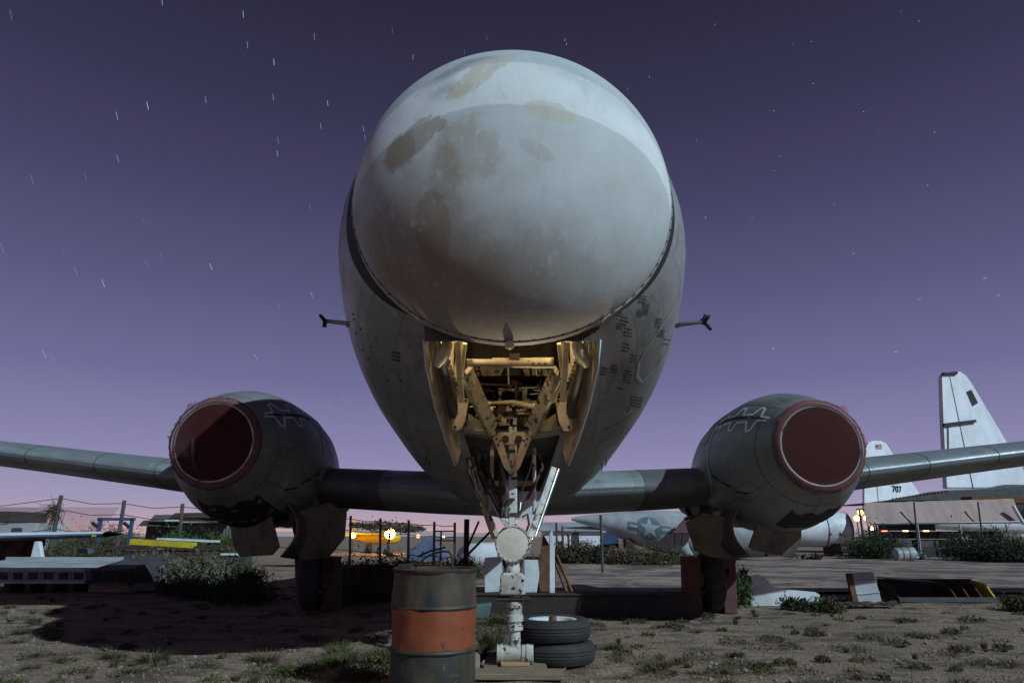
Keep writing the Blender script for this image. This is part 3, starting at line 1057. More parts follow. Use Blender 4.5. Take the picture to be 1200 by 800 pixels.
# dark ellipse fitting and rear bulkhead frames
m = MB().lathe([(0, 0.0), (0, 0.12), (0.05, 0.13), (0.1, 0.09), (0.1, 0)], P(601, 440, 7.6), (0, -1, -0.2), 24)
m.build('bulkhead_drum', 'black_paint', bay, smooth=40)
for (x0, y0, x1, y1) in ((586, 455, 586, 505), (616, 455, 616, 505), (586, 457, 616, 457), (570, 490, 632, 488), (562, 430, 562, 500), (640, 430, 640, 500)):
    MB().bar(P(x0, y0, 7.4), P(x1, y1, 7.4), 0.03, 0.03, (0, -1, 0)).build('bulkhead_frame', 'cream_flaked', bay)
MB().box((0, 7.98, 3.0), (1.0, 0.03, 0.30)).build('bulkhead_panel', 'cream_flaked', bay)
rs = random.Random(5)
for k in range(48):
    x = rs.uniform(552, 646)
    y = rs.uniform(448, 500)
    d0 = rs.uniform(6.9, 7.6)
    a = P(x, y, d0)
    hz = rs.random() < 0.6
    L = rs.uniform(0.12, 0.45)
    b = a + (Vector((L * rs.choice((-1, 1)), rs.uniform(-.1, .1), rs.uniform(-.05, .05))) if hz else Vector((rs.uniform(-.04, .04), rs.uniform(-.1, .1), L * 0.7)))
    c = b + Vector((rs.uniform(-.1, .1), 0.05, rs.uniform(-.1, .1)))
    MB().tube([a, b, c], rs.choice((0.007, 0.010, 0.014)), 7).build('pipe', rs.choice(('cream_flaked', 'bare_metal', 'black_paint', 'rust_dark')), bay, smooth=50)
for k in range(22):
    MB().box(P(rs.uniform(560, 640), rs.uniform(470, 502), rs.uniform(6.95, 7.4)), (rs.uniform(.04, .1), .05, rs.uniform(.03, .08))).build('valve_block', rs.choice(('cream_flaked', 'bare_metal', 'rust_dark')), bay, bevel=0.005)

# --- nose gear leg
m = MB()
tri = [(578, 512), (585, 506), (615, 506), (622, 512), (614, 521), (586, 521)]
m.prism([P(x, y, 6.70) for x, y in tri], (0, 0.06, 0))
yoke = m.build('trunnion_plate', 'cream_flaked', AC, bevel=0.008)
for s in (-1, 1):
    MB().lathe([(0, 0), (0, 0.035), (0.015, 0.03), (0.015, 0)], P(mir(592, s), 514, 6.69), (0, -1, 0), 14).build('trunnion_hole', 'black_paint', yoke)
    pl = [(577, 513), (584, 510), (590, 520), (601, 552), (596, 553), (591, 548)]
    vm = MB().prism([P(mir(x, s), y, 6.66) for x, y in pl], (0, 0.04, 0)).build('torque_plate', 'cream_paint', AC, bevel=0.006)
    for q in ((582, 514), (586, 516), (584, 521)):
        MB().lathe([(0, 0), (0, 0.011), (0.008, 0.01), (0.008, 0)], P(mir(q[0], s), q[1], 6.655), (0, -1, 0), 8).build('plate_bolt', 'black_paint', vm)
MB().tube([P(600, 522, 6.63), P(600, 545, 6.63)], [0.03, 0.026], 12).build('leg_lug', 'cream_flaked', AC, smooth=40)
MB().bar(P(601, 500, 6.78), P(601, 622, 6.62), 0.082, 0.07, (0, -1, 0)).build('gear_leg', 'white_strut', AC, bevel=0.01)
MB().tube([P(577, 520, 7.1), P(575, 602, 7.0)], 0.022, 10).build('side_rod', 'cream_flaked', AC, smooth=40)
MB().tube([P(626, 524, 7.2), P(626, 602, 7.1)], 0.02, 10).build('side_rod', 'white_strut', AC, smooth=40)
MB().bar(P(551, 550, 7.3), P(579, 630, 6.95), 0.05, 0.05, (0, -1, 0)).build('side_brace', 'cream_flaked', AC, bevel=0.008)
lb = MB().bar(P(649, 548, 7.3), P(621, 630, 6.95), 0.06, 0.05, (0, -1, 0)).build('side_brace', 'white_strut', AC, bevel=0.008)
MB().tube([P(654, 550, 7.32), P(627, 628, 6.98)], 0.022, 10).build('brace_tube', 'bare_metal', lb, smooth=40)
MB().bar(P(578, 588, 7.0), P(594, 614, 6.9), 0.06, 0.03, (0, -1, 0)).build('fork_link', 'white_strut', AC, bevel=0.006)
MB().bar(P(571, 600, 7.0), P(583, 628, 6.9), 0.05, 0.03, (0, -1, 0)).build('fork_link', 'cream_flaked', AC, bevel=0.006)
rs = random.Random(9)
for k in range(7):
    dx = rs.uniform(-4, 6)
    MB().tube([P(549 + dx, 536, 7.25), P(553 + dx + rs.uniform(-3, 3), 552, 7.2), P(560 + dx * .6 + rs.uniform(-3, 3), 572, 7.15), P(571 + dx * .3, 592, 7.05)],
              rs.choice((0.009, 0.013)), 7).build('hydraulic_line', rs.choice(('cream_flaked', 'rust_dark', 'black_paint')), AC, smooth=50)
for k in range(9):
    sx = rs.choice((-1, 1))
    x0_ = 600 + sx * rs.uniform(8, 40)
    MB().tube([P(x0_, 528, 7.15), P(x0_ + rs.uniform(-6, 6), 548, 7.05), P(600 + (x0_ - 600) * 0.6 + rs.uniform(-4, 4), 575, 6.95), P(600 + sx * rs.uniform(7, 14), 606, 6.8)],
              rs.choice((0.008, 0.011, 0.015)), 7).build('hydraulic_line', rs.choice(('rust_dark', 'black_paint', 'bare_metal')), AC, smooth=50)
for (px, py) in ((598, 528), (605, 560), (597, 585), (604, 602)):
    MB().box(P(px, py, 6.60), (0.10, 0.03, 0.025)).build('leg_clamp', 'rust_dark', AC, bevel=0.004)
MB().box(P(622, 592, 8.2), (0.28, 0.03, 0.32)).build('bay_panel', 'white_old', AC)
MB().box(P(600, 566, 8.6), (0.6, 0.03, 0.06)).build('bay_bar', 'cream_flaked', AC)
MB().tube([P(612, 606, 6.9), P(618, 602, 6.9), P(620, 614, 6.88), P(616, 624, 6.85)], 0.012, 8).build('brake_hose', 'rubber', AC, smooth=50)
# landing lamp: round can with a pale cover
lc = P(601, 636, 6.5)
m = MB().lathe([(0.16, 0.0), (0.15, 0.06), (0.09, 0.125), (0.0, 0.158), (-0.04, 0.163), (-0.052, 0.160), (-0.052, 0.148), (-0.044, 0.146)], lc, (0, 1, 0.12), 40)
lamp = m.build('landing_lamp', 'white_strut', AC, smooth=40, label='round landing lamp with a blanked pale face')
m = MB().lathe([(-0.046, 0.147), (-0.052, 0.10), (-0.056, 0.05), (-0.057, 0.0)], lc, (0, 1, 0.12), 40)
m.build('lamp_face', 'lens_white', lamp, smooth=40)
m = MB()
for k in range(20):
    a = 2 * math.pi * k / 20
    m.box(lc + Vector((0.155 * math.cos(a), -0.054, 0.155 * math.sin(a))), (0.012, 0.012, 0.012))
structure(m.build('lamp_screws', 'rust_dark', lamp), 'stuff')
for s in (-1, 1):
    MB().tube([P(mir(586, s) + 1, 640, 6.56), P(mir(590, s) + 1, 660, 6.54), P(mir(594, s) + 1, 678, 6.52)], 0.014, 8).build('lamp_bracket', 'black_paint', AC, smooth=40)
MB().lathe([(0, 0.075), (0.03, 0.08), (0.10, 0.05), (0.2, 0.05)], P(601, 670, 6.56), (0, 0, 1), 20).build('leg_neck', 'white_strut', AC, smooth=40)
m = MB().prism([P(x, y, 6.42) for x, y in [(586, 674), (590, 671), (611, 671), (615, 675), (615, 688), (616, 690), (616, 697), (585, 697), (585, 690), (586, 688)]], (0, 0.22, 0))
m.build('steering_box', 'white_strut', AC, bevel=0.015)
MB().box(P(601, 701, 6.54), (0.30, 0.16, 0.03)).build('steering_plate', 'rust_dark', AC, bevel=0.005)
MB().tube([P(581, 702, 6.45), P(622, 702, 6.45)], 0.012, 8).build('steering_bar', 'rust_dark', AC, smooth=40)
base = P(603, 705, 6.52)
zt_, zb_ = base.z + 0.07, 0.10
Hh = zt_ - zb_
m = MB().lathe([(0, 0.0), (0, 0.055), (0.10, 0.058), (0.22, 0.052), (0.40, 0.052), (0.43, 0.075), (0.50, 0.075), (0.505, 0.062), (0.56, 0.062), (0.565, 0.078),
                (0.66, 0.078), (0.665, 0.066), (0.78, 0.066), (0.785, 0.072), (0.86, 0.072), (0.90, 0.055), (0.98, 0.05), (1.0, 0.0)], (base.x, 6.52, zb_), (0, 0, 1), 28)
for i in range(len(m.v)):
    v = m.v[i]
    m.v[i] = (v[0], v[1], zb_ + (v[2] - zb_) * Hh)
m.build('piston', 'white_strut', AC, smooth=30)
ax0, ax1 = P(582, 767, 6.5), P(621, 767, 6.5)
axz = 0.132
m = MB().lathe([(0, 0.0), (0, 0.075), (0.005, 0.082), (0.05, 0.082), (0.055, 0.070), (0.10, 0.07), (0.10, 0.066), (0.22, 0.066), (0.22, 0.074), (0.26, 0.074), (0.26, 0.082), (0.315, 0.082), (0.32, 0.076), (0.32, 0.0)],
               (ax0.x, 6.5, axz), (1, 0, 0), 28)
m.build('axle', 'white_strut', AC, smooth=30)

# --- wings
WX = [0.0, 1.4, 3.75, 5.1, 7.9, 12.0, 16.5]
WZ = [1.73, 1.78, 1.90, 2.02, 2.35, 2.83, 3.36]
WC = [4.35, 4.25, 3.9, 3.6, 3.1, 2.5, 1.7]
WL = [10.12, 10.18, 10.28, 10.34, 10.46, 10.66, 10.9]
WTH = [0.165, 0.165, 0.16, 0.155, 0.145, 0.135, 0.12]


def foil(u):                              # u -1..1 upper surface from trailing edge round the leading edge to the lower
    x = u * u
    t = 5 * (0.2969 * math.sqrt(x) - 0.1260 * x - 0.3516 * x * x + 0.2843 * x ** 3 - 0.1036 * x ** 4)
    return x, t * (1 if u < 0 else -0.85)


def WS(s, x, u, off=0.0):
    ch, le, z, th = (lerp_keys(x, WX, k) for k in (WC, WL, WZ, WTH))
    fx, ft = foil(u)
    return Vector((s * x, le + fx * ch, z + ft * th * ch + (off if u < 0 else -off)))


USTEP = [-1 + 2 * i / 64 for i in range(65)]
for s in (-1, 1):
    m = MB()
    xs = [0.02 + 0.25 * i for i in range(15)] + [3.9 + 0.7 * i for i in range(18)] + [16.5]
    m.grid([[WS(s, x, u) for u in USTEP] for x in xs])
    for i in range(len(xs) - 1):
        for k in range(64):
            m.uv.append([(xs[ii], USTEP[kk] * abs(USTEP[kk]) * 3.4) for ii, kk in ((i, k), (i, k + 1), (i + 1, k + 1), (i + 1, k))])
    m.f.append(tuple(len(m.v) - 65 + j for j in range(65)))
    m.mi.append(0)
    m.uv.append([(16.5, 0.0)] * 65)
    wing = m.build('wing', 'wing_skin', AC, smooth=50)
    # rubber boots on the leading edge either side of the nacelle root, pale cover, seams
    m = MB()
    m.grid([[WS(s, x, u, 0.004) + Vector((0, -0.004, 0)) for u in [-0.62 + 1.5 * i / 40 for i in range(41)]] for x in [1.95 + 0.1 * i for i in range(11)]])
    m.build('deicer_boot', 'boot_black', wing, smooth=50, label='dark rubber sheet on the wing beside the engine')
    m = MB()
    m.grid([[WS(s, x, u, 0.008) + Vector((0, -0.008, 0)) for u in [-0.16 + 0.34 * i / 10 for i in range(11)]] for x in [2.28 + 0.085 * i for i in range(6)]])
    m.build('light_cover', 'cover_grey', wing, smooth=50, label='pale square cover on the leading edge')
    for x in (5.0, 5.35, 6.3, 7.4, 8.6, 9.9):
        m = MB()
        m.grid([[WS(s, x + d, u, 0.003) + Vector((0, -0.003, 0)) for u in [-0.5 + 1.0 * i / 24 for i in range(25)]] for d in (-0.006, 0.006)])
        m.build('wing_seam', 'seam_dark', wing)
    for u in (-0.45, 0.42):
        m = MB()
        m.grid([[WS(s, x, u + d, 0.003) for d in (-0.004, 0.004)] for x in [4.7 + 0.5 * i for i in range(22)]])
        m.build('wing_seam', 'seam_dark', wing)
    m = MB().prism([WS(s, x, u, 0.004) for x, u in ((5.2, 0.45), (5.7, 0.45), (5.55, 0.58), (5.15, 0.58))], (0, 0, -0.004))
    m.build('belly_panel', 'tan_metal', wing)

# tail surfaces
m = MB().prism([(0, 20.0, 4.9), (0, 23.5, 4.9), (0, 24.4, 8.6), (0, 23.0, 8.8)], (0.16, 0, 0))
m.build('tail_fin', 'old_grey', AC, bevel=0.05)
m = MB().prism([(-4.2, 23.2, 5.4), (0, 21.6, 5.4), (4.2, 23.2, 5.4), (4.2, 24.3, 5.4), (0, 24.6, 5.4), (-4.2, 24.3, 5.4)], (0, 0, 0.14))
m.build('tailplane', 'old_grey', AC, bevel=0.05)

# --- engine nacelles
NPROF = [(0, 0.515), (0.015, 0.528), (0.05, 0.548), (0.12, 0.582), (0.30, 0.668), (0.6, 0.795), (0.95, 0.90), (1.3, 0.948), (1.6, 0.955), (2.1, 0.945), (2.7, 0.88),
         (3.3, 0.76), (4.0, 0.60), (4.8, 0.42), (5.6, 0.26), (6.4, 0.10)]


def nac_r(y):
    for i in range(len(NPROF) - 1):
        if y <= NPROF[i + 1][0]:
            t = (y - NPROF[i][0]) / (NPROF[i + 1][0] - NPROF[i][0])
            return NPROF[i][1] * (1 - t) + NPROF[i + 1][1] * t
    return 0.1


NAC = {}
for s in (-1, 1):
    c = P(254, 518, 8.55) if s < 0 else P(961, 522, 8.45)
    c.x = -3.72 if s < 0 else 3.80
    NAC[s] = c

    def NS(y, q, off=0.0, c=c):           # q from the top, clockwise seen from the front (towards +x)
        r = nac_r(y) + off
        return Vector((c.x + r * math.sin(q), c.y + y, c.z - 0.05 * min(y, 1.5) + r * math.cos(q)))

    m = MB()
    ys = sorted(set([p[0] for p in NPROF] + [0.2, 0.45, 0.78, 1.12, 1.45, 1.85, 2.4, 3.0, 3.65, 4.4]))
    m.grid([[NS(y, 2 * math.pi * k / 72) for k in range(72)] for y in ys], closed=True)
    for i in range(len(ys) - 1):
        for k in range(72):
            m.uv.append([(ys[ii], kk / 72 * 5.6) for ii, kk in ((i, k), (i, k + 1), (i + 1, k + 1), (i + 1, k))])
    cowl = m.build('engine_cowl', 'nacelle_skin', AC, smooth=50)
    m = MB().lathe([(0.0, 0.515), (-0.02, 0.497), (-0.018, 0.478), (0.02, 0.462), (0.25, 0.46), (0.9, 0.49)], c, (0, 1, 0), 64)
    m.build('intake_lip', 'bare_metal', cowl, smooth=50)
    m = MB().lathe([(0.9, 0.49), (0.9, 0.2), (0.75, 0.17), (0.6, 0.08), (0.57, 0.0)], c, (0, 1, 0), 48)
    eng = m.build('engine_front', 'bay_dark', cowl, smooth=40)
    m = MB()
    for k in range(14):
        a = 2 * math.pi * k / 14
        m.bar(c + Vector((0.18 * math.cos(a), 0.84, 0.18 * math.sin(a))), c + Vector((0.5 * math.cos(a), 0.84, 0.5 * math.sin(a))), 0.09, 0.03, (0, 1, 0))
    m.build('cylinder_bank', 'dark_grey', eng)
    if s < 0:
        m = MB().tube([c + Vector((-0.42, 0.3, 0.1)), c + Vector((-0.40, 0.35, -0.2)), c + Vector((-0.30, 0.4, -0.42))], 0.03, 10)
        m.build('intake_duct', 'bare_metal', eng, smooth=40)
    # net: disc over the mouth plus gathered skirt and loose corners
    m = MB()
    rows = []
    for i in range(13):
        rr = 0.505 * i / 12
        rows.append([c + Vector((rr * math.cos(2 * math.pi * k / 48), -0.035 + 0.02 * (i / 12) ** 2 + 0.010 * (i / 12) * mnoise.noise(Vector((math.cos(2 * math.pi * k / 48) * i * 0.3, math.sin(2 * math.pi * k / 48) * i * 0.3, s))), rr * math.sin(2 * math.pi * k / 48))) for k in range(48)])
    m.grid(rows, closed=True)
    net = m.build('intake_net', 'net_red', cowl, smooth=60, label='red net stretched over the engine intake')
    m = MB()
    rows = []
    for i in range(7):
        row = []
        for k in range(96):
            a = 2 * math.pi * k / 96
            wob = 0.5 + 0.5 * mnoise.noise(Vector((math.cos(a) * 3, math.sin(a) * 3, s * 4)))
            ln = (0.03 + 0.06 * wob) * i / 6
            rad = 0.505 + (0.03 if i else 0.0) + ln * 0.75 + 0.012 * math.sin(k * 2.3) * i / 6 + 0.012 * mnoise.noise(Vector((k * 0.35, i * 0.4, s))) * i / 3
            row.append(c + Vector((rad * math.cos(a), -0.032 + ln * 0.9, rad * math.sin(a))))
        rows.append(row)
    m.grid(rows, closed=True)
    m.build('net_skirt', 'net_fold', net, smooth=60)
    m = MB()
    for (a0, a1, bump) in ((108, 156, 0.15), (150, 205, 0.11), (200, 238, 0.07)):
        rows = [[], [], []]
        for k in range(23):
            u = k / 22
            a = R(a0 + (a1 - a0) * u) if s < 0 else R(180 - a0 - (a1 - a0) * u)
            rg = 0.75 + 0.5 * mnoise.noise(Vector((k * 0.6, a0, s)))
            pk = bump * (1 - abs(2 * u - 0.9)) * rg
            for j2, f in enumerate((0.0, 0.55, 1.0)):
                rad = 0.54 + max(pk, 0.004) * f
                rows[j2].append(c + Vector((rad * math.cos(a), 0.0 + 0.08 * f + 0.02 * math.sin(k * 1.9) * f, rad * math.sin(a))))
        m.grid(rows)
    m.build('net_corner', 'net_fold', net)
    rope = [c + Vector((0.57 * math.cos(2 * math.pi * k / 60), 0.035 + 0.01 * math.sin(k), 0.57 * math.sin(2 * math.pi * k / 60))) for k in range(61)]
    MB().tube(rope, 0.010, 6, False).build('tie_rope', 'rubber', net, smooth=60)

    def nstrip(path, wid, off=0.004, n=6, NS=NS):
        mm = MB()
        pts = []
        for i in range(len(path) - 1):
            for k in range(n):
                t = k / n
                pts.append((path[i][0] * (1 - t) + path[i + 1][0] * t, path[i][1] * (1 - t) + path[i + 1][1] * t))
        pts.append(path[-1])
        rows = []
        for i, (y, q) in enumerate(pts):
            a, b = pts[max(i - 1, 0)], pts[min(i + 1, len(pts) - 1)]
            dx, dy = b[0] - a[0], (b[1] - a[1]) * 0.9
            L = math.hypot(dx, dy) or 1
            nx, ny = -dy / L, dx / L
            rows.append([NS(y + nx * wid / 2, q + ny * wid / 2 / 0.9, off), NS(y - nx * wid / 2, q - ny * wid / 2 / 0.9, off)])
        mm.grid(rows)
        return mm

    # panel joints
    nstrip([(1.55, 2 * math.pi * k / 24) for k in range(25)], 0.012).build('cowl_joint', 'seam_dark', cowl)
    nstrip([(0.34, 2 * math.pi * k / 24) for k in range(25)], 0.008).build('cowl_joint', 'seam_dark', cowl)
    for q in (0.62 * -s, 2.2, -2.2, 3.1):
        nstrip([(0.2 + 0.13 * k, q) for k in range(11)], 0.008).build('cowl_joint', 'seam_dark', cowl)
    # jagged sealant along the top joint
    q0 = -s * 0.92
    top = [(0.22, 0.02), (0.38, 0.03), (0.43, 0.22), (0.50, 0.25), (0.56, 0.06), (0.78, 0.06), (0.82, 0.20), (0.90, 0.20), (0.94, 0.05), (1.2, 0.05), (1.24, 0.13), (1.28, 0.05), (1.52, 0.04)]
    nstrip([(y, q0 + a) for y, a in top], 0.036, 0.006).build('joint_sealant', 'sealant', cowl, label='pale jagged sealant on top of the cowl')
    nstrip([(y + 0.03, q0 - 0.03 - a * 1.0) for y, a in top], 0.036, 0.006).build('joint_sealant', 'sealant', cowl, label='pale jagged sealant on top of the cowl')
    nstrip([(0.3, q0), (1.54, q0)], 0.05, 0.004).build('top_joint', 'seam_dark', cowl)
    qs = [q0 + (0.0 + 0.16 * k) * (-s) for k in range(7)]
    nstrip([(1.575 + 0.01 * math.sin(k * 2), q) for k, q in enumerate(qs)], 0.03, 0.005).build('joint_sealant', 'sealant', cowl)
    # pale patch, hinge marks and torn belly paint
    mpatch = MB()
    mpatch.grid([[NS(1.75 + 0.35 * i / 4, -s * (0.75 + 0.45 * j / 5), 0.005) for i in range(5)] for j in range(6)])
    mpatch.build('cowl_patch', 'old_grey' if s > 0 else 'tan_metal', cowl, smooth=50)
    for k, (y, q) in enumerate(((0.75, 2.2), (1.0, 2.0), (1.25, 1.85), (1.1, -2.1))):
        nstrip([(y, q * -s), (y + 0.22, (q - 0.12) * -s)], 0.03, 0.004, 3).build('cowl_scratch', 'black_paint', cowl)
    if s > 0:
        mpatch = MB()
        mpatch.grid([[NS(0.55 + 0.5 * i / 6 + 0.05 * math.sin(j * 1.7), 2.55 + 0.9 * j / 10, 0.004) for i in range(7)] for j in range(11)])
        mpatch.build('oil_stain', 'black_paint', cowl, smooth=50, label='black oil stain under the right engine')
    else:
        mpatch = MB()
        mpatch.grid([[NS(0.45 + 1.0 * i / 6 + 0.05 * math.sin(j * 1.7), 2.5 + 1.1 * j / 10, 0.004) for i in range(7)] for j in range(11)])
        mpatch.build('oil_stain', 'black_paint', cowl, smooth=50, label='black oil stain under the left engine')

    # belly fairing under the wing and gear doors
    m = MB()
    rows = []
    for i in range(9):
        y = 10.2 + 3.0 * i / 8
        h = 1.42 - 0.10 * math.sin(math.pi * i / 8)
        rows.append([Vector((c.x + 0.72 * math.cos(math.pi * k / 12), y, 1.75 - (1.75 - h) * math.sin(math.pi * k / 12) * 1.15)) for k in range(13)])
    m.grid(rows)
    m.build('gear_fairing', 'old_grey', AC, smooth=50)
    for side in (-1, 1):
        if s < 0:
            poly = [(259, 604), (268, 598), (322, 602), (331, 640), (320, 650), (272, 653), (264, 640)] if side < 0 else [(343, 602), (385, 588), (402, 600), (398, 630), (378, 655), (350, 657)]
            D0 = 9.75 if side < 0 else 10.0
        else:
            poly = [(808, 612), (825, 600), (848, 606), (846, 640), (863, 655), (835, 653), (820, 645)] if side < 0 else [(884, 612), (948, 602), (951, 632), (940, 655), (880, 644), (874, 640)]
            D0 = 10.0 if side < 0 else 9.75
        m = MB()
        pts = [P(x, y, D0) for x, y in poly]
        cen = sum(pts, Vector()) / len(pts)
        m.prism(pts, (0.0, 0.06, 0))
        # curl the sheet
        curl = side * 0.9
        for i in range(len(m.v)):
            v = Vector(m.v[i])
            dz = v.z - max(p.z for p in pts)
            v.y += -0.55 * (v.x - cen.x) * (1 if side < 0 else -1) - 0.25 * dz
            m.v[i] = tuple(v)
        d = m.build('wheel_door', 'tan_metal', AC, bevel=0.01)
        MB().bar(pts[0] + Vector((0, 0.25, 0.05)), Vector((c.x + side * 0.45, 10.6, 1.6)), 0.04, 0.04).build('door_link', 'bare_metal', d)
    # bright right-hand inner wheel door (curved shell)
    ix = c.x - s * 0.62
    m = MB()
    rows = []
    for i in range(11):
        y = 9.55 + 0.62 * (i / 10)
        rows.append([Vector((ix - s * (0.16 * math.sin(math.pi * k / 10) + 0.06 * i / 10), y + 0.10 * math.sin(math.pi * k / 10), 1.58 - 0.72 * k / 10 - 0.05 * i / 10)) for k in range(11)])
    m.grid(rows)
    sh = m.build('wheel_door', 'tan_metal', AC, smooth=60)
    md = sh.modifiers.new('thick', 'SOLIDIFY')
    md.thickness = 0.02
    # main leg and twin wheels
    gx = s * 3.08
    MB().tube([(gx, 11.2, 1.7), (gx, 11.2, 0.5)], [0.09, 0.075], 14).build('main_leg', 'rust_dark', AC, smooth=40)
    MB().bar((gx, 11.15, 0.9), (gx, 12.4, 1.6), 0.06, 0.06).build('main_brace', 'rust_dark', AC)
    for wx in (0.0,):
        prof = [(-0.13, 0.20), (-0.14, 0.30), (-0.13, 0.40), (-0.09, 0.455), (0, 0.47), (0.09, 0.455), (0.13, 0.40), (0.14, 0.30), (0.13, 0.20)]
        w = MB().lathe(prof, (gx + wx, 11.2, 0.47), (1, 0, 0), 40).build('main_wheel', 'rubber', AC, smooth=40)
        MB().lathe([(-0.12, 0.0), (-0.12, 0.10), (-0.08, 0.14), (-0.12, 0.19), (-0.13, 0.215), (0.13, 0.215), (0.12, 0.19), (0.08, 0.14), (0.12, 0.10), (0.12, 0.0)],
                   (gx + wx, 11.2, 0.47), (1, 0, 0), 32).build('rim', 'tan_metal', w, smooth=40)

# ------------------------------------------------------------------ lamps used in the bay and behind the gear leg


def spot(name, loc, aim, power, size_deg, blend, color, rad=0.03):
    l = bpy.data.lights.new(name, 'SPOT')
    l.energy = power
    l.spot_size = R(size_deg)
    l.spot_blend = blend
    l.color = color
    l.shadow_soft_size = rad
    o = bpy.data.objects.new(name, l)
    COL.objects.link(o)
    o.location = loc
    o.rotation_euler = (Vector(loc) - Vector(aim)).to_track_quat('Z', 'Y').to_euler()
    return o


WARM = (1.0, 0.77, 0.46)
for s in (-1, 1):
    p = Vector((s * 0.50, 5.36, 2.98))
    aim = Vector((s * -0.05, 6.8, 2.35))
    d = (aim - p).normalized()
    t = thing('work_lamp', ('small warm work lamp clipped inside the nose bay, left corner' if s < 0 else 'small warm work lamp clipped inside the nose bay, right corner'), 'lamp', p, 'work lamps in the nose gear bay')
    MB().lathe([(-0.10, 0.0), (-0.10, 0.022), (-0.05, 0.024), (0.0, 0.05), (0.012, 0.052), (0.012, 0.046), (-0.01, 0.02)], p, d, 20).build('lamp_housing', 'bare_metal', t, smooth=40)
    MB().lathe([(-0.012, 0.0), (-0.012, 0.022), (0.0, 0.018), (0.006, 0.0)], p, d, 14).build('bulb', 'bulb_warm', t, smooth=50)
    lo = spot('work_lamp_light', p + d * 0.03, aim, 19, 150, 0.5, WARM, 0.03)

# torch on the ground behind the gear leg, pointing up at the nose
tp = Vector((0.40, 7.75, 0.25))
aim = Vector((-0.04, 4.92, 2.70))
d = (aim - tp).normalized()
t = thing('flashlight', 'black flashlight propped on a stone behind the stacked tyres, aimed at the nose', 'flashlight', Vector((tp.x, tp.y, 0)))
MB().lathe([(-0.20, 0.0), (-0.20, 0.016), (-0.05, 0.017), (-0.02, 0.028), (0.0, 0.03), (0.0, 0.024)], tp, d, 18).build('body', 'black_paint', t, smooth=40)
MB().lathe([(-0.008, 0.0), (-0.008, 0.023), (-0.006, 0.024)], tp, d, 18).build('lens', 'bulb_warm', t, smooth=40)
MB().box((tp.x + 0.02, tp.y + 0.12, 0.075), (0.16, 0.14, 0.15), None, 0, 0.75).build('prop_stone', 'concrete', t, bevel=0.02)
spot('flashlight_light', tp + d * 0.02, aim, 200, 26, 0.05, (1.0, 0.80, 0.55), 0.012)

# ------------------------------------------------------------------ oil drum
DX, DY, DR, DH = P(510, 668, 5.55).x, 5.55, 0.315, 0.885
dr = thing('oil_drum', 'dark green oil drum with an orange painted band beside the nose gear', 'drum', (DX, DY, 0))
dents = lambda a, z: 0.011 * mnoise.noise(Vector((math.cos(a) * 2, math.sin(a) * 2, z * 4))) + 0.007 * mnoise.noise(Vector((math.cos(a) * 5, math.sin(a) * 5, z * 9)))


def drum_sheet(z0, z1, n=14, rr=DR):
    m = MB()
    m.grid([[Vector((DX + (rr + dents(2 * math.pi * k / 72, z0 + (z1 - z0) * i / n)) * math.cos(2 * math.pi * k / 72),
                     DY + (rr + dents(2 * math.pi * k / 72, z0 + (z1 - z0) * i / n)) * math.sin(2 * math.pi * k / 72), z0 + (z1 - z0) * i / n)) for k in range(72)] for i in range(n + 1)], closed=True)
    return m


drum_sheet(0.02, 0.32).build('lower_shell', 'drum_green', dr, smooth=50)
drum_sheet(0.32, 0.612).build('orange_band', 'drum_orange', dr, smooth=50, label='orange painted middle band of the drum')
drum_sheet(0.612, 0.87).build('upper_shell', 'drum_green', dr, smooth=50)
for z in (0.318, 0.616):
    MB().lathe([(-0.022, DR - 0.004), (-0.014, DR + 0.006), (0, DR + 0.013), (0.014, DR + 0.006), (0.022, DR - 0.004)], (DX, DY, z), (0, 0, 1), 72).build('rib', 'drum_green', dr, smooth=50)
MB().lathe([(0.85, DR - 0.004), (0.862, DR + 0.008), (0.88, DR + 0.010), (0.888, DR + 0.002), (0.884, DR - 0.008), (0.865, DR - 0.012)], (DX, DY, 0), (0, 0, 1), 72).build('rim', 'rust_dark', dr, smooth=50)
MB().lathe([(0.866, DR - 0.008), (0.862, 0.2), (0.864, 0.0)], (DX, DY, 0), (0, 0, 1), 48).build('lid', 'rust_dark', dr, smooth=50)
MB().lathe([(0.0, DR + 0.008), (0.02, DR + 0.01), (0.03, DR - 0.002)], (DX, DY, 0), (0, 0, 1), 72).build('foot_ring', 'rust_dark', dr, smooth=50)
hs = [P(486, 667, 5.62), P(490, 661, 5.62), P(498, 653, 5.60), P(508, 648, 5.58), P(518, 645.5, 5.55), P(526, 646, 5.52), P(529, 650, 5.5), P(530, 660, 5.49), P(530, 668, 5.48)]
hs[0].z = hs[-1].z = 0.874
tag(MB().tube(hs, 0.0085, 10).build('rubber_hose', 'rubber', smooth=60), 'thin black hose arched over the top of the oil drum', 'hose')
st = [P(489, 650, 6.0), P(505, 644, 6.0), P(523, 640, 6.0)]
MB().box(P(475, 663, 5.5), (0.10, 0.12, 0.03)).build('bung_plate', 'rust_dark', dr, bevel=0.006)

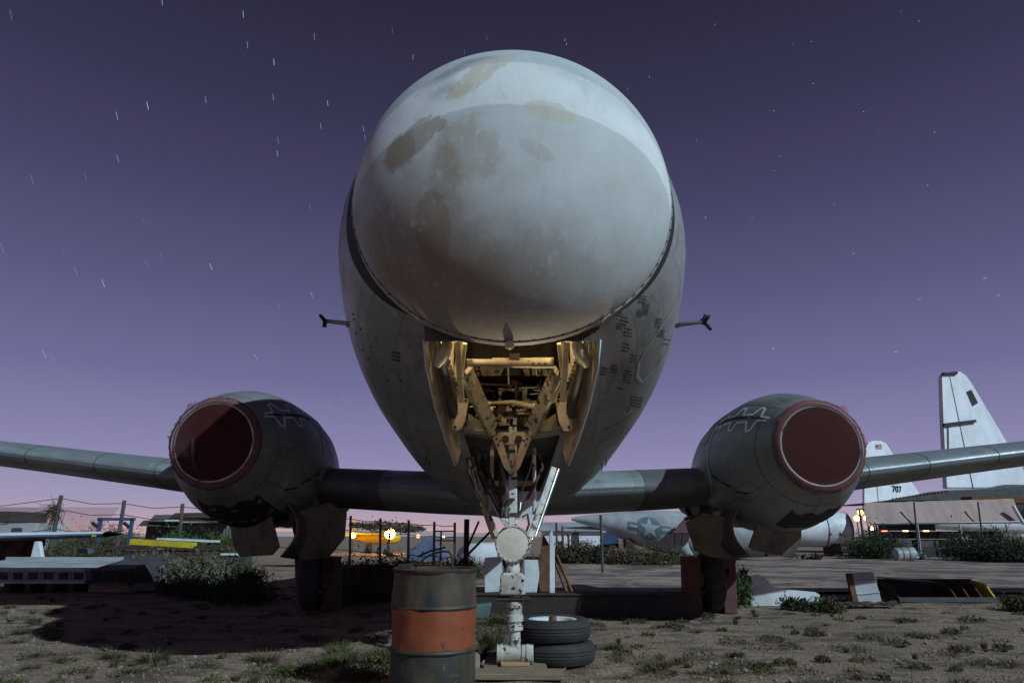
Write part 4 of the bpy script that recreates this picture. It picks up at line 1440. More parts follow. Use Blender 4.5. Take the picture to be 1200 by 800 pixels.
# ------------------------------------------------------------------ tyres, planks
TX, TY = 0.385, 6.86
for i in range(2):
    z0 = 0.005 + i * 0.196
    x, y = TX + (0.03 if i == 0 else -0.005), TY + (0.0 if i == 0 else -0.01)
    lab = ('worn black aircraft tyre lying flat, on top of another beside the nose gear', 'muddy black aircraft tyre lying flat on the gravel under another tyre')[1 - i]
    t = thing('tyre', lab, 'tyre', (x, y, z0), 'tyres stacked beside the nose gear')
    prof = [(0.03, 0.20), (0.012, 0.24), (0.0, 0.29), (0.016, 0.33), (0.045, 0.348)]
    for g in range(3):
        zz = 0.058 + g * 0.028
        prof += [(zz, 0.354), (zz + 0.004, 0.346), (zz + 0.009, 0.346), (zz + 0.013, 0.354)]
    prof += [(0.147, 0.348), (0.178, 0.33), (0.192, 0.29), (0.182, 0.24), (0.17, 0.20)]
    MB().lathe(prof, (x, y, z0), (0, 0, 1), 72).build('tread', 'rubber', t, smooth=35)
    MB().lathe([(0.02, 0.20), (0.165, 0.205), (0.178, 0.225), (0.172, 0.19), (0.11, 0.16), (0.10, 0.07), (0.13, 0.05), (0.13, 0.0)], (x, y, z0), (0, 0, 1), 48).build('rim', 'white_old', t, smooth=35)
    if i == 1:
        MB().lathe([(0.13, 0.0), (0.13, 0.04), (0.205, 0.035), (0.21, 0.0)], (x, y - 0.02, z0), (0, 0, 1), 14).build('hub_cap', 'rust', t, smooth=35)


def plank(name, x0, x1, y, z0, th, dep, yaw, m, label, cat):
    b = MB().box(((x0 + x1) / 2, y, z0 + th / 2), (x1 - x0, dep, th), Matrix.Rotation(yaw, 3, 'Z'))
    return tag(b.build(name, m, bevel=0.006), label, cat)


plank('wood_plank', -0.245, 0.30, 6.46, 0.012, 0.035, 0.32, R(1), 'wood', 'weathered grey plank directly under the nose gear axle', 'plank')
plank('wood_plank', -0.30, 0.42, 6.13, 0.012, 0.045, 0.26, R(-1.5), 'wood', 'longer weathered plank on the gravel at the bottom edge, nearest the camera', 'plank')
plank('wood_block', -0.10, 0.15, 6.44, 0.049, 0.028, 0.14, R(4), 'wood_fresh', 'small pale wood block wedged under the nose gear axle', 'block')
b = MB().box((-0.335, 6.45, 0.07), (0.10, 0.16, 0.14), Matrix.Rotation(R(8), 3, 'Z'))
tag(b.build('concrete_block', 'concrete', bevel=0.01), 'small grey block on edge between the oil drum and the planks', 'block')

# beam, panels and sticks behind the gear
m = MB()
m.box((0.93, 10.45, 0.16), (3.40, 0.04, 0.28))
m.box((0.93, 10.66, 0.312), (3.40, 0.50, 0.026))
m.box((0.93, 10.66, 0.013), (3.40, 0.50, 0.026))
m.box((0.93, 10.88, 0.16), (3.40, 0.04, 0.28))
tag(m.build('steel_beam', 'beam_dark', bevel=0.008), 'long dark rusty beam lying on the ground under the aircraft', 'beam')


def panel(name, poly, D, th, m, label, cat, lean=0.0, group=None, base=0.326):
    pts = [P(x, y, D) for x, y in poly]
    zmin = min(p.z for p in pts)
    for p in pts:
        p.z += base - zmin
        p.y += lean * p.z
    o = MB().prism(pts, (0, th, 0)).build(name, m, bevel=0.008)
    return tag(o, label, cat, group)


panel('scrap_sheet', [(568, 652), (587, 651), (590, 692), (568, 693), (567, 660)], 10.6, 0.04, 'white_old', 'white sheet metal panel standing left of the nose gear leg', 'panel', 0.1)
panel('scrap_sheet', [(614, 652), (635, 652), (629, 690), (615, 690)], 10.62, 0.04, 'white_old', 'white chipped panel standing right of the nose gear leg', 'panel', 0.1)
panel('rusty_sheet', [(637, 624), (646, 640), (646, 692), (626, 692), (632, 660)], 10.75, 0.03, 'rust', 'brown rusty sheet leaning beside the white post', 'sheet', 0.12)
panel('white_post', [(644, 622), (647, 618), (650, 640), (650, 692), (644, 692)], 10.55, 0.07, 'white_metal', 'white upright post behind the nose gear', 'post')
for k, (a, b) in enumerate((((652, 650), (670, 692)), ((650, 656), (664, 692)))):
    p0, p1 = P(*a, 10.8), P(*b, 10.6)
    p1.z = 0.34
    tag(MB().bar(p0, p1, 0.04, 0.03).build('wood_stick', 'rust'), ('longer brown stick leaning right of the white post', 'shorter brown stick leaning right of the white post')[k], 'stick')
p0, p1 = P(640, 598, 9.2), P(655, 655, 9.0)
m = MB().prism([P(555, 693, 10.2), P(576, 691, 10.2), P(572, 710, 10.2), P(557, 710, 10.2)], (0, 0.3, 0))
o = m.build('plastic_tub', 'teal_plastic', bevel=0.02)
o.location.z = -min(v[2] for v in m.v)
tag(o, 'small teal tub on the ground behind the nose gear', 'tub')

# ------------------------------------------------------------------ debris on the right
deb = [(880, 668), (888, 666), (897, 671), (905, 680), (925, 684), (955, 687), (960, 690), (958, 703), (880, 703)]
pts = [P(x, y, 12.2) for x, y in deb]
zmin = min(p.z for p in pts)
m = MB()
rows = []
for k in range(5):
    rows.append([Vector((p.x, p.y + 0.45 * k / 4 + 0.0, (p.z - zmin) * (1 - 0.35 * (k / 4) ** 2))) for p in pts[:7]])
m.grid(rows)
m.prism([Vector((p.x, p.y, p.z - zmin)) for p in pts], (0, 0.03, 0))
tag(m.build('fairing_shell', 'white_metal'), 'pale curved aircraft fairing lying under the right wing', 'fairing')
pts = [P(1000, 670, 12.3), P(1026, 668, 12.3), P(1034, 704, 12.3), P(1006, 707, 12.3)]
zmin = min(p.z for p in pts)
pts = [p - Vector((0, -0.15 * (p.z - zmin), zmin)) for p in pts]
t = thing('scrap_sheet', 'pale grey upright sheet panel with a rusty edge among the debris', 'panel', (pts[2].x, 12.3, 0))
MB().prism(pts, (0, 0.05, 0)).build('sheet', 'old_grey', t, bevel=0.008)
for k in (0.3, 0.65):
    a = pts[0] * (1 - k) + pts[3] * k
    b = pts[1] * (1 - k) + pts[2] * k
    MB().bar(a + Vector((0, -0.012, 0)), b + Vector((0, -0.012, 0)), 0.02, 0.02).build('stiffener', 'white_old', t)
MB().bar(pts[0] + Vector((-0.04, 0.02, 0)), pts[3] + Vector((-0.04, 0.02, 0)), 0.09, 0.07, (0, -1, 0)).build('rusty_edge', 'rust', t)
c0 = P(1109, 700, 12.7)
t = thing('ribbed_tray', 'long black open tray with cross ribs lying on the right', 'tray', (c0.x, 12.7, 0))
x0, x1 = P(1052, 700, 12.7).x, P(1168, 700, 12.7).x
L = x1 - x0
MB().box(((x0 + x1) / 2, 13.0, 0.04), (L, 0.7, 0.03)).build('tray_floor', 'black_paint', t)
MB().box(((x0 + x1) / 2, 13.33, 0.20), (L, 0.03, 0.33)).build('tray_side', 'black_paint', t)
MB().box(((x0 + x1) / 2, 12.66, 0.06), (L, 0.03, 0.08)).build('tray_side', 'dark_grey', t)
for k in range(5):
    x = x0 + L * (0.46 + 0.13 * k) if k else x0 + 0.02
    MB().prism([(x, 12.68, 0.06), (x, 13.31, 0.06), (x, 13.31, 0.35), (x, 12.9, 0.30)], (0.025, 0, 0)).build('rib', 'rust_dark' if k != 4 else 'yellow_paint', t)
MB().box((x0 + L * 0.2, 12.98, 0.37), (L * 0.42, 0.66, 0.02), Matrix.Rotation(R(4), 3, 'Y')).build('tray_cover', 'dark_grey', t)
for (px, py, w, h, dpt, yaw, mt, lab) in [(975, 703, 0.5, 0.05, 0.4, 12, 'old_grey', 'crumpled pale sheet scrap between the fairing and the upright panel'),
                                          (1008, 708, 0.45, 0.06, 0.3, -15, 'white_old', 'bent pale scrap at the foot of the upright panel'),
                                          (1020, 712, 0.9, 0.10, 0.3, 4, 'rust_dark', 'dark flat scrap in front of the upright panel'),
                                          (870, 706, 0.75, 0.09, 0.25, 3, 'concrete', 'low concrete kerb stone in front of the right main wheel')]:
    g = G(px, py)
    m = MB()
    rows = []
    for j in range(5):
        rows.append([g + Matrix.Rotation(R(yaw), 3, 'Z') @ Vector((w * (i / 8 - 0.5), dpt * (j / 4 - 0.5), h * (0.6 + 0.8 * mnoise.noise(Vector((i * 0.7 + px, j * 0.8, 1)))))) for i in range(9)])
    if mt == 'concrete':
        m.box(g + Vector((0, 0.1, h / 2)), (w, dpt, h), Matrix.Rotation(R(yaw), 3, 'Z'))
        tag(m.build('kerb_stone', mt, bevel=0.015), lab, 'kerb stone')
    else:
        m.grid(rows)
        o = m.build('metal_scrap', mt)
        md = o.modifiers.new('thick', 'SOLIDIFY')
        md.thickness = 0.012
        tag(o, lab, 'scrap')
# red cloth / net dragging from the right main wheel
m = MB()
rows = []
pth = [G(742, 712), G(770, 711), G(800, 706), G(825, 700), P(842, 688, 10.9), P(850, 672, 11.0)]
for i, p in enumerate(pth):
    p.z = max(p.z, 0.03)
    w = 0.22 + 0.05 * math.sin(i * 2)
    rows.append([p + Vector((0.05 * math.sin(k * 1.5), -0.15 + w * k / 5, 0.05 * math.sin(k * 2.1 + i) + (0.04 if i < 4 else 0.02) + 0.10 * (k / 5) * (1 if i > 2 else 0.5))) for k in range(6)])
m.grid(rows)
o = m.build('red_net', 'red_cloth', smooth=60)
md = o.modifiers.new('thick', 'SOLIDIFY')
md.thickness = 0.006
tag(o, 'torn dark red netting trailing on the ground from the right main wheel', 'net')
# upright red-brown wheel chock boards by the wheels
for (xa, xb, top, mt, lab) in ((806, 821, 652, 'rust', 'rusty board standing left of the right main wheel'), (847, 862, 654, 'red_brown', 'dark red board standing right of the right main wheel'),
                               (345, 357, 650, 'red_brown', 'dark red board standing left of the left main wheel'), (377, 391, 652, 'rust_dark', 'dark rusty board standing right of the left main wheel')):
    pts = [P(xa, top, 11.0), P(xb, top + 1, 11.0), P(xb + 2, 712, 11.0), P(xa + 2, 712, 11.0)]
    for p in pts[2:]:
        p.z = 0.0
    tag(MB().prism(pts, (0, 0.5, 0)).build('support_board', mt, bevel=0.01), lab, 'board')

# ------------------------------------------------------------------ left: wing panels, stabiliser, fin
D0 = 15.0
t = thing('wrecked_wing', 'pale grey wing panel with rib openings lying at the left edge', 'wing panel', (-9.0, D0, 0))


def wing_box(t, pxs, D, ztop, zfront, zbot, dep, mat, holes, hole_mat='black_paint'):
    xa, xb = P(pxs[0], 670, D).x, P(pxs[1], 670, D).x
    m = MB()
    sk = 0.35
    m.add([(xa, D, zfront), (xb, D, zfront), (xb + sk, D + dep, ztop), (xa + sk, D + dep, ztop)], [(0, 1, 2, 3)])
    m.add([(xa, D, zfront), (xb, D, zfront), (xb - 0.05, D + 0.12, zbot), (xa, D + 0.12, zbot)], [(0, 1, 2, 3)])
    m.add([(xb, D, zfront), (xb + sk, D + dep, ztop), (xb + sk, D + dep, zbot), (xb - 0.05, D + 0.12, zbot)], [(0, 1, 2, 3)])
    m.add([(xa, D + dep, ztop), (xb + sk, D + dep, ztop), (xb + sk, D + dep, zbot), (xa, D + dep, zbot)], [(0, 1, 2, 3)])
    m.build('skin', mat, t)
    MB().box(((xa + xb) / 2, D - 0.01, zfront + 0.005), (xb - xa, 0.05, 0.04)).build('spar_cap', mat, t)
    MB().box(((xa + xb) / 2, D + 0.06, zbot - 0.005), (xb - xa, 0.10, 0.04)).build('spar_cap', mat, t)
    n = holes
    for k in range(n):
        x = xa + (xb - xa) * (k + 0.5) / n
        hw = (xb - xa) / n * 0.36
        zz0, zz1 = zbot + 0.05, zfront - 0.045
        def yy(z):
            return D + 0.12 * (zfront - z) / (zfront - zbot) - 0.006
        MB().prism([(x - hw, yy(zz0), zz0), (x + hw * 0.8, yy(zz0), zz0), (x + hw, yy(zz1), zz1), (x - hw * 0.8, yy(zz1), zz1)], (0, -0.004, 0)).build('opening', hole_mat, t)
        MB().bar((x + hw * 1.25, yy(zz0) - 0.01, zz0), (x + hw * 1.25, yy(zz1) - 0.01, zz1), 0.03, 0.02, (0, -1, 0)).build('rib_web', mat, t)


wing_box(t, (-60, 100), D0, 0.66, 0.44, 0.20, 1.6, 'wreck_grey', 9, 'dark_grey')
for px in (5, 30, 55, 80):
    x = P(px, 690, D0).x
    MB().box((x, D0 + 0.5, 0.09), (0.12, 0.9, 0.18)).build('wood_support', 'rust_dark', t)
t = thing('wrecked_wing', 'dark shadowed wing section ending the row of panels on the left', 'wing panel', (-7.2, D0, 0))
wing_box(t, (106, 152), D0 - 0.1, 0.72, 0.46, 0.18, 1.2, 'dark_grey', 3)  # shade put into the colour: dark skin for the shadowed section
MB().prism([P(148, 683, D0), P(180, 683, D0), P(185, 692, D0), P(152, 692, D0)], (0, 0.4, 0)).build('end_plate', 'dark_grey', t)
MB().box((P(130, 690, D0).x, D0 + 0.5, 0.09), (1.0, 0.9, 0.18)).build('wood_support', 'wood', t)

D1 = 17.5
t = thing('tail_stabiliser', 'blue and white tail stabiliser propped level at the left edge', 'stabiliser', (P(60, 640, D1).x, D1, 0))
m = MB()
rows = []
for i in range(13):
    px = -70 + 190 * i / 12
    yt = 626 - (px / 120) * 3 + 1
    p = P(px, yt, D1)
    ch = 1.3 * (1 - 0.25 * i / 12)
    th = 0.26 * (1 - 0.45 * i / 12)
    rows.append([Vector((p.x, D1 + foil(u)[0] * ch, p.z - 0.04 + foil(u)[1] * th)) for u in [-1 + 2 * k / 20 for k in range(21)]])
m.grid(rows)
m.build('upper_skin', 'blue_grey', t, smooth=50)
m = MB()
m.grid([[v + Vector((0, -0.004, 0.006)) for v in r[0:10]] for r in rows])
m.build('white_top', 'white_far', t, smooth=50)
MB().box(P(110, 627.5, D1 - 0.02), (0.10, 0.03, 0.035)).build('yellow_mark', 'yellow_paint', t)
m = MB().tube([(P(10, 640, D1).x, D1 + 0.5, 0), (P(10, 640, D1).x, D1 + 0.5, P(10, 632, D1).z)], 0.06, 8)
m.build('support_leg', 'rust_dark', t)
MB().tube([(P(-40, 640, D1).x, D1 + 0.5, 0), (P(-40, 640, D1).x, D1 + 0.5, P(-40, 632, D1).z)], 0.06, 8).build('support_leg', 'rust_dark', t)
MB().box((P(10, 640, D1).x - 0.6, D1 + 0.8, 0.55), (1.6, 0.5, 1.0)).build('support_crate', 'rust_dark', t)
pts = [P(40, 634, 17.2), P(46, 634, 17.2), P(55, 672, 17.2), P(30, 672, 17.2)]
for p in pts[2:]:
    p.z = 0.1
tag(MB().prism(pts, (0, 0.12, 0)).build('upright_fin', 'white_metal', bevel=0.02), 'white upright fin standing beneath the blue stabiliser', 'fin')

# ------------------------------------------------------------------ vegetation


def shrub_mesh(name, rx, rz, n, leaf, mat, seed, stems=8, flat=0.0, up=0.5):
    rs = random.Random(seed)
    m = MB()
    clumps = []
    for i in range(max(6, n // 45)):
        a = rs.random() * 2 * math.pi
        e = rs.random() ** 0.6
        h = rs.random()
        rr = rx * math.sqrt(e) * (1 - 0.55 * max(0, h - 0.35)) * rs.uniform(0.75, 1.1)
        k_ = rs.uniform(0.55, 1.25)
        clumps.append(Vector((rr * k_ * math.cos(a), rr * k_ * math.sin(a), rz * (0.12 + 0.8 * h * k_) * (1 - 0.35 * e))))
    for i in range(n):
        c = rs.choice(clumps)
        s = rx * (0.10 if i % 3 else 0.24)
        p = c + Vector((rs.gauss(0, s), rs.gauss(0, s), rs.gauss(0, s * 0.8)))
        p.z = max(p.z, 0.02)
        d = Vector((rs.gauss(0, 1), rs.gauss(0, 1), rs.gauss(up, 1))).normalized()
        q = d.cross(Vector((rs.gauss(0, 1), rs.gauss(0, 1), rs.gauss(0, 1)))).normalized()
        L = leaf * rs.uniform(0.6, 1.5)
        w = L * 0.16
        m.add([p, p + d * L * 0.5 + q * w, p + d * L, p + d * L * 0.5 - q * w], [(0, 1, 2, 3)])
    me_l = m
    st_ = MB()
    for i in range(stems * 3):
        c = rs.choice(clumps) * rs.uniform(0.9, 1.3)
        st_.tube([Vector((c.x * 0.1, c.y * 0.1, 0)), Vector((c.x * 0.5, c.y * 0.5, c.z * 0.6)), c], [0.02 * rx, 0.013 * rx, 0.005 * rx], 5, False)
    return me_l, st_, mat


def shrub(name, loc, rx, rz, n, leaf, mat, seed, label, cat='shrub', group=None, stem_mat='bark', up=0.5):
    t = thing(name, label, cat, loc, group)
    l, s, mt = shrub_mesh(name, rx, rz, n, leaf, mat, seed, up=up)
    for part, mm, pn in ((l, mt, 'foliage'), (s, stem_mat, 'stem')):
        o = part.build(pn, mm, t)
        o.location = (0, 0, 0)
    return t


BG = 'shrubs behind the scrap on the left'
shrub('desert_shrub', G(15, 672), 0.75, 1.1, 3500, 0.09, 'leaf_dark', 1, 'dark feathery shrub in front of the white fin at the left edge')
for k, (px, py, D, rx, rz, n, mt, lab) in enumerate([
    (176, 668, 16.2, 0.70, 0.78, 2400, 'leaf_sage', 'pale dry bush right behind the dark wing section'),
    (208, 672, 16.4, 0.55, 0.60, 1700, 'leaf_sage', 'low pale bush between the two larger dry bushes on the left'),
    (240, 672, 16.2, 0.80, 0.75, 2600, 'leaf_sage', 'widest pale dry bush left of the left main wheel'),
    (88, 660, 20.0, 1.0, 0.95, 2200, 'leaf_olive', 'olive bush behind the pale wing panel'),
    (125, 660, 20.5, 0.8, 0.7, 1600, 'leaf_olive', 'small olive bush under the yellow beam\'s left end'),
    (282, 672, 16.5, 0.55, 0.6, 1300, 'leaf_dark', 'dark bush under the left engine\'s outer wheel door'),
    (215, 682, 14.5, 0.5, 0.26, 1200, 'leaf_dark', 'dark low bush in the shade right of the dark wing section'),
    (255, 688, 13.5, 0.6, 0.26, 1400, 'leaf_dark', 'dark low bush in the shade before the left engine'),
    (290, 690, 12.8, 0.55, 0.36, 1400, 'leaf_dark', 'dark bush in the shade near the left main wheel'),
    (425, 668, 17.0, 1.0, 0.5, 1800, 'leaf_olive', 'low olive bush behind the drum\'s left side'),
    (460, 664, 18.0, 1.0, 0.55, 1800, 'leaf_olive', 'low olive bush below the bright sodium lamp'),
    (540, 662, 19.0, 0.8, 0.5, 1500, 'leaf_olive', 'low olive bush between the drum and the nose gear'),
    (430, 686, 13.0, 0.6, 0.35, 1300, 'leaf_dry', 'brownish dry bush in the shade left of the drum'),
    (390, 688, 12.6, 0.5, 0.35, 1200, 'leaf_dark', 'dark bush at the left main wheel\'s right side'),
    (860, 694, 11.9, 0.30, 0.75, 1500, 'leaf_green', 'leafy green plant growing beside the right main wheel'),
    (660, 652, 30.0, 0.9, 0.7, 1500, 'leaf_dry', 'brown bush in front of the white building, right of the white post'),
    (682, 652, 30.0, 1.0, 0.9, 1700, 'leaf_dry', 'taller brown bush in front of the white building\'s dark doors'),
    (735, 653, 29.0, 1.1, 0.6, 1500, 'leaf_dry', 'dry bush below the tail of the marked fuselage'),
    (770, 654, 28.5, 1.1, 0.45, 1400, 'leaf_olive', 'low dark bush under the marked fuselage'),
    (700, 653, 29.5, 0.5, 0.8, 1000, 'leaf_dark', 'narrow dark bush at the thin pole'),
    (1025, 652, 36.0, 1.5, 1.6, 2400, 'leaf_dark', 'tall dark bush left of the awning\'s scrap stacks'),
    (1150, 650, 33.0, 1.7, 1.5, 2400, 'leaf_dark', 'tall dark bush under the awning\'s right half'),
    (1185, 655, 31.0, 1.3, 1.1, 1800, 'leaf_dark', 'dark bush at the right edge under the awning'),
    (1195, 702, 11.5, 0.3, 0.25, 700, 'leaf_olive', 'small olive bush at the right edge near the black tray'),
    (970, 714, 11.2, 0.26, 0.2, 800, 'leaf_olive', 'small dry bush in front of the pale fairing'),
    (932, 708, 11.6, 0.22, 0.2, 600, 'leaf_dark', 'tiny dark bush at the foot of the pale fairing')]):
    shrub('desert_shrub', Vector((P(px, py, D).x, D, 0)), rx, rz, int(n * 2.6), 0.055 if D < 15 else (0.085 if D < 25 else 0.13), mt, 20 + k, lab)
for k, (px, D, rx, rz, lab) in enumerate([(222, 24, 1.4, 1.35, 'round green tree in front of the corrugated shed'), (258, 24.5, 0.8, 1.25, 'small green tree beside the left engine'),
                                          (85, 34, 1.5, 1.5, 'olive tree behind the blue steel frame\'s left post'), (130, 36, 1.8, 1.75, 'pale olive tree behind the blue steel frame')]):
    t = shrub('small_tree', Vector((P(px, 640, D).x, D, 0)), rx, rz, 7000, 0.11, 'leaf_green' if k < 2 else 'leaf_olive', 60 + k, lab, 'tree')
    MB().tube([Vector((0, 0, 0)), Vector((0.05, 0, rz * 0.5))], [0.09, 0.05], 7).build('trunk', 'bark', t).location = (0, 0, 0)

# grass tufts and gravel
rs = random.Random(21)


def tuft(m, c, rad, h, n):
    for i in range(n):
        a = rs.random() * 2 * math.pi
        r0 = rad * math.sqrt(rs.random()) * 0.6
        p = c + Vector((r0 * math.cos(a), r0 * math.sin(a), 0))
        out = Vector((math.cos(a), math.sin(a), 0)) * rs.uniform(0.1, 1.0) * rad
        tip = p + out + Vector((rs.gauss(0, .02), rs.gauss(0, .02), h * rs.uniform(0.4, 1.1)))
        mid = p + out * 0.4 + Vector((0, 0, h * 0.55 * rs.uniform(0.6, 1)))
        sd = Vector((-math.sin(a), math.cos(a), 0)) * rs.uniform(0.0015, 0.0035) * (1 + c.y * 0.06)
        m.add([p - sd, p + sd, mid + sd * 0.8, mid - sd * 0.8], [(0, 1, 2, 3)])
        m.add([mid - sd * 0.8, mid + sd * 0.8, tip], [(0, 1, 2)])


mg, mo = MB(), MB()
for i in range(800):
    y = 5.0 + 14 * rs.random() ** 1.5
    x = rs.uniform(-1, 1) * (2 + y * 0.78)
    if abs(x) < 0.9 and 5 < y < 7.3:
        continue
    clus = mnoise.noise(Vector((x * 0.45, y * 0.45, 9)))
    if clus < rs.uniform(-0.35, 0.35):
        continue
    tuft(mg if rs.random() < 0.6 else mo, Vector((x, y, 0.0)), rs.uniform(0.03, 0.15), rs.uniform(0.025, 0.085), rs.randint(30, 80))
for (px, py, r_, h_, n) in [(345, 790, .18, .13, 130), (310, 775, .2, .14, 110), (400, 778, .22, .16, 160), (445, 775, .22, .2, 160), (420, 795, .25, .14, 160), (575, 760, .2, .3, 220), (590, 730, .3, .2, 200),
                            (640, 722, .35, .14, 200), (690, 720, .35, .14, 200), (600, 718, .35, .14, 200), (180, 775, .2, .16, 110), (135, 772, .15, .1, 80), (770, 784, .16, .12, 90), (785, 716, .2, .13, 90),
                            (820, 713, .2, .12, 80), (395, 765, .15, .12, 90), (40, 728, .14, .1, 70), (25, 742, .16, .1, 80), (720, 760, .14, .1, 70), (560, 770, .14, .22, 120), (555, 720, .2, .2, 120)]:
    tuft(mg if n % 3 else mo, G(px, py), r_, h_ * 0.7, int(n * 1.8))
mw, my = MB(), MB()


def weed(m, c, rad, h, n):
    for i in range(n):
        a = rs.random() * 2 * math.pi
        r0 = rad * math.sqrt(rs.random())
        p = c + Vector((r0 * math.cos(a), r0 * math.sin(a), h * rs.random() * (1 - 0.6 * r0 / rad)))
        d = Vector((math.cos(a) * 0.7 + rs.gauss(0, 0.6), math.sin(a) * 0.7 + rs.gauss(0, 0.6), rs.gauss(0.5, 0.6))).normalized()
        q = d.cross(Vector((rs.gauss(0, 1), rs.gauss(0, 1), rs.gauss(0, 1)))).normalized()
        L = rs.uniform(0.012, 0.035) * (0.6 + c.y * 0.07)
        m.add([p, p + d * L * 0.5 + q * L * 0.16, p + d * L, p + d * L * 0.5 - q * L * 0.16], [(0, 1, 2, 3)])


for (px, py) in [(860, 755), (888, 760), (905, 750), (925, 760), (955, 745), (995, 763), (1020, 750), (965, 775), (1012, 775), (870, 780), (893, 783), (920, 778), (940, 790), (1050, 755), (1075, 748), (1103, 770), (1125, 765),
                 (1000, 790), (1150, 780), (1080, 785), (1175, 760), (730, 768), (690, 762), (760, 745), (790, 735), (800, 730), (745, 730), (830, 725), (700, 735), (770, 790), (820, 770), (845, 790), (1115, 742), (1060, 728), (1140, 728),
                 (40, 770), (90, 790), (200, 795), (240, 785), (150, 760), (110, 752), (60, 745)]:
    weed(mw, G(px, py), rs.uniform(0.07, 0.17), rs.uniform(0.05, 0.10), rs.randint(160, 420))
for (px, py, r_, h_, n) in [(318, 790, .22, .11, 700), (350, 792, .2, .14, 700), (372, 784, .14, .1, 400), (430, 792, .22, .16, 800), (452, 780, .18, .17, 600), (400, 772, .18, .12, 500), (445, 750, .16, .1, 400), (395, 757, .14, .09, 350), (575, 742, .22, .16, 700), (582, 722, .25, .14, 600), (650, 720, .4, .1, 600), (700, 718, .35, .1, 500)]:
    weed(my, G(px, py), r_, h_, n)
for i in range(170):
    y = 5.6 + 11 * rs.random() ** 1.4
    x = rs.uniform(-1, 1) * (1.5 + y * 0.78)
    if abs(x) < 0.9 and 5 < y < 7.3:
        continue
    weed(mw if i % 3 else my, Vector((x, y, ground_z(x, y))), rs.uniform(0.03, 0.12), rs.uniform(0.02, 0.07), rs.randint(50, 180))
structure(mw.build('low_weeds', 'leaf_olive'), 'stuff')
structure(my.build('green_weeds', 'leaf_weed'), 'stuff')
structure(mg.build('grass_tufts', 'leaf_olive'), 'stuff')
structure(mo.build('dry_grass_tufts', 'leaf_dry'), 'stuff')
m = MB()
for i in range(9000):
    y = 4.2 + 9 * rs.random() ** 1.8
    x = rs.uniform(-1, 1) * (1 + y * 0.78)
    s_ = rs.uniform(0.005, 0.017) * (2.0 if rs.random() < 0.06 else 1)
    c = Vector((x, y, ground_z(x, y) + s_ * 0.3))
    q = Matrix.Rotation(rs.random() * 6.28, 3, 'Z') @ Matrix.Rotation(rs.random() * 1.5, 3, 'X')
    pts = [c + q @ Vector((a * s_ * rs.uniform(.7, 1.3), b * s_ * rs.uniform(.7, 1.2), d * s_ * 0.7)) for a, b, d in ((1, 0, 0), (-1, 0, 0), (0, 1, 0), (0, -1, 0), (0, 0, 1), (0, 0, -1))]
    m.add(pts, [(0, 2, 4), (2, 1, 4), (1, 3, 4), (3, 0, 4), (2, 0, 5), (1, 2, 5), (3, 1, 5), (0, 3, 5)])
worn('pebble', (0.30, 0.235, 0.18), (0.15, 0.115, 0.09), None, 0.9, scale=9)
structure(m.build('gravel', 'pebble'), 'stuff')

# ------------------------------------------------------------------ background left
t = thing('flatbed_trailer', 'dark rusty flatbed trailer with a yellow beam on it behind the bushes', 'trailer', (P(200, 650, 21).x, 21, 0))
xa, xb = P(118, 640, 21).x, P(268, 640, 21).x
z_ = P(200, 639, 21).z
MB().box(((xa + xb) / 2, 21.6, z_ - 0.06), (xb - xa, 1.6, 0.10)).build('deck', 'rust_dark', t)
MB().box(((xa + xb) / 2, 20.9, z_ - 0.27), (xb - xa, 0.08, 0.24)).build('side_rail', 'rust_dark', t)
for px in (138, 212, 250):
    x = P(px, 640, 21).x
    MB().box((x, 21.3, (z_ - 0.3) / 2), (0.28, 0.5, z_ - 0.3)).build('leg', 'rust_dark', t)
tag(MB().bar(P(154, 634.5, 20.9), P(229, 639, 20.9), 0.16, 0.2, (0, -1, 0)).build('steel_beam', 'yellow_paint', bevel=0.01), 'bright yellow steel beam resting on the trailer', 'beam')
tag(MB().bar(P(188, 631, 22.3), P(254, 634, 22.3), 0.5, 0.06, (0, 0, 1)).build('sheet_metal', 'white_metal'), 'long white metal strip lying behind the yellow beam', 'sheet')
t = thing('scrap_crate', 'pale topped small metal crate at the foot of the left engine', 'crate', (P(268, 655, 18).x, 18, 0))
c = P(268, 652, 18)
MB().box((c.x, 18.2, c.z + 0.02), (0.42, 0.4, 0.05), Matrix.Rotation(R(-12), 3, 'X')).build('lid', 'white_metal', t)
MB().box((c.x + 0.15, 18.2, (c.z) / 2), (0.6, 0.4, c.z - 0.02)).build('box', 'dark_grey', t)
t = thing('scrap_engine_mount', 'small teal and white scrap frame behind the pale wing panel', 'scrap', (P(100, 650, 19).x, 19, 0))
c = P(100, 645, 19)
MB().box((c.x, 19, c.z), (0.25, 0.3, 0.12)).build('cap', 'teal_plastic', t)
MB().box((c.x + 0.12, 19, c.z / 2 - 0.05), (0.5, 0.3, c.z - 0.14)).build('frame', 'dark_grey', t)

t = thing('gateway', 'dark blue steel gate frame with short side arms', 'frame', (P(137, 640, 25).x, 25, 0))  # steel gate frame with uprights, top bar and side arms
tl, tr = P(118, 608, 25), P(155, 608, 25)
MB().bar(tl + Vector((-0.1, 0, 0)), tr + Vector((0.1, 0, 0)), 0.1, 0.1).build('top_bar', 'blue_paint', t)
for p in (tl, tr):
    MB().bar(p, Vector((p.x, p.y, 0)), 0.1, 0.1, (0, 1, 0)).build('upright', 'blue_paint', t)
    MB().bar(p + Vector((0, 0, -0.32)), p + Vector((-0.28, 0, -0.12)), 0.09, 0.09, (0, 1, 0)).build('arm', 'black_paint', t)

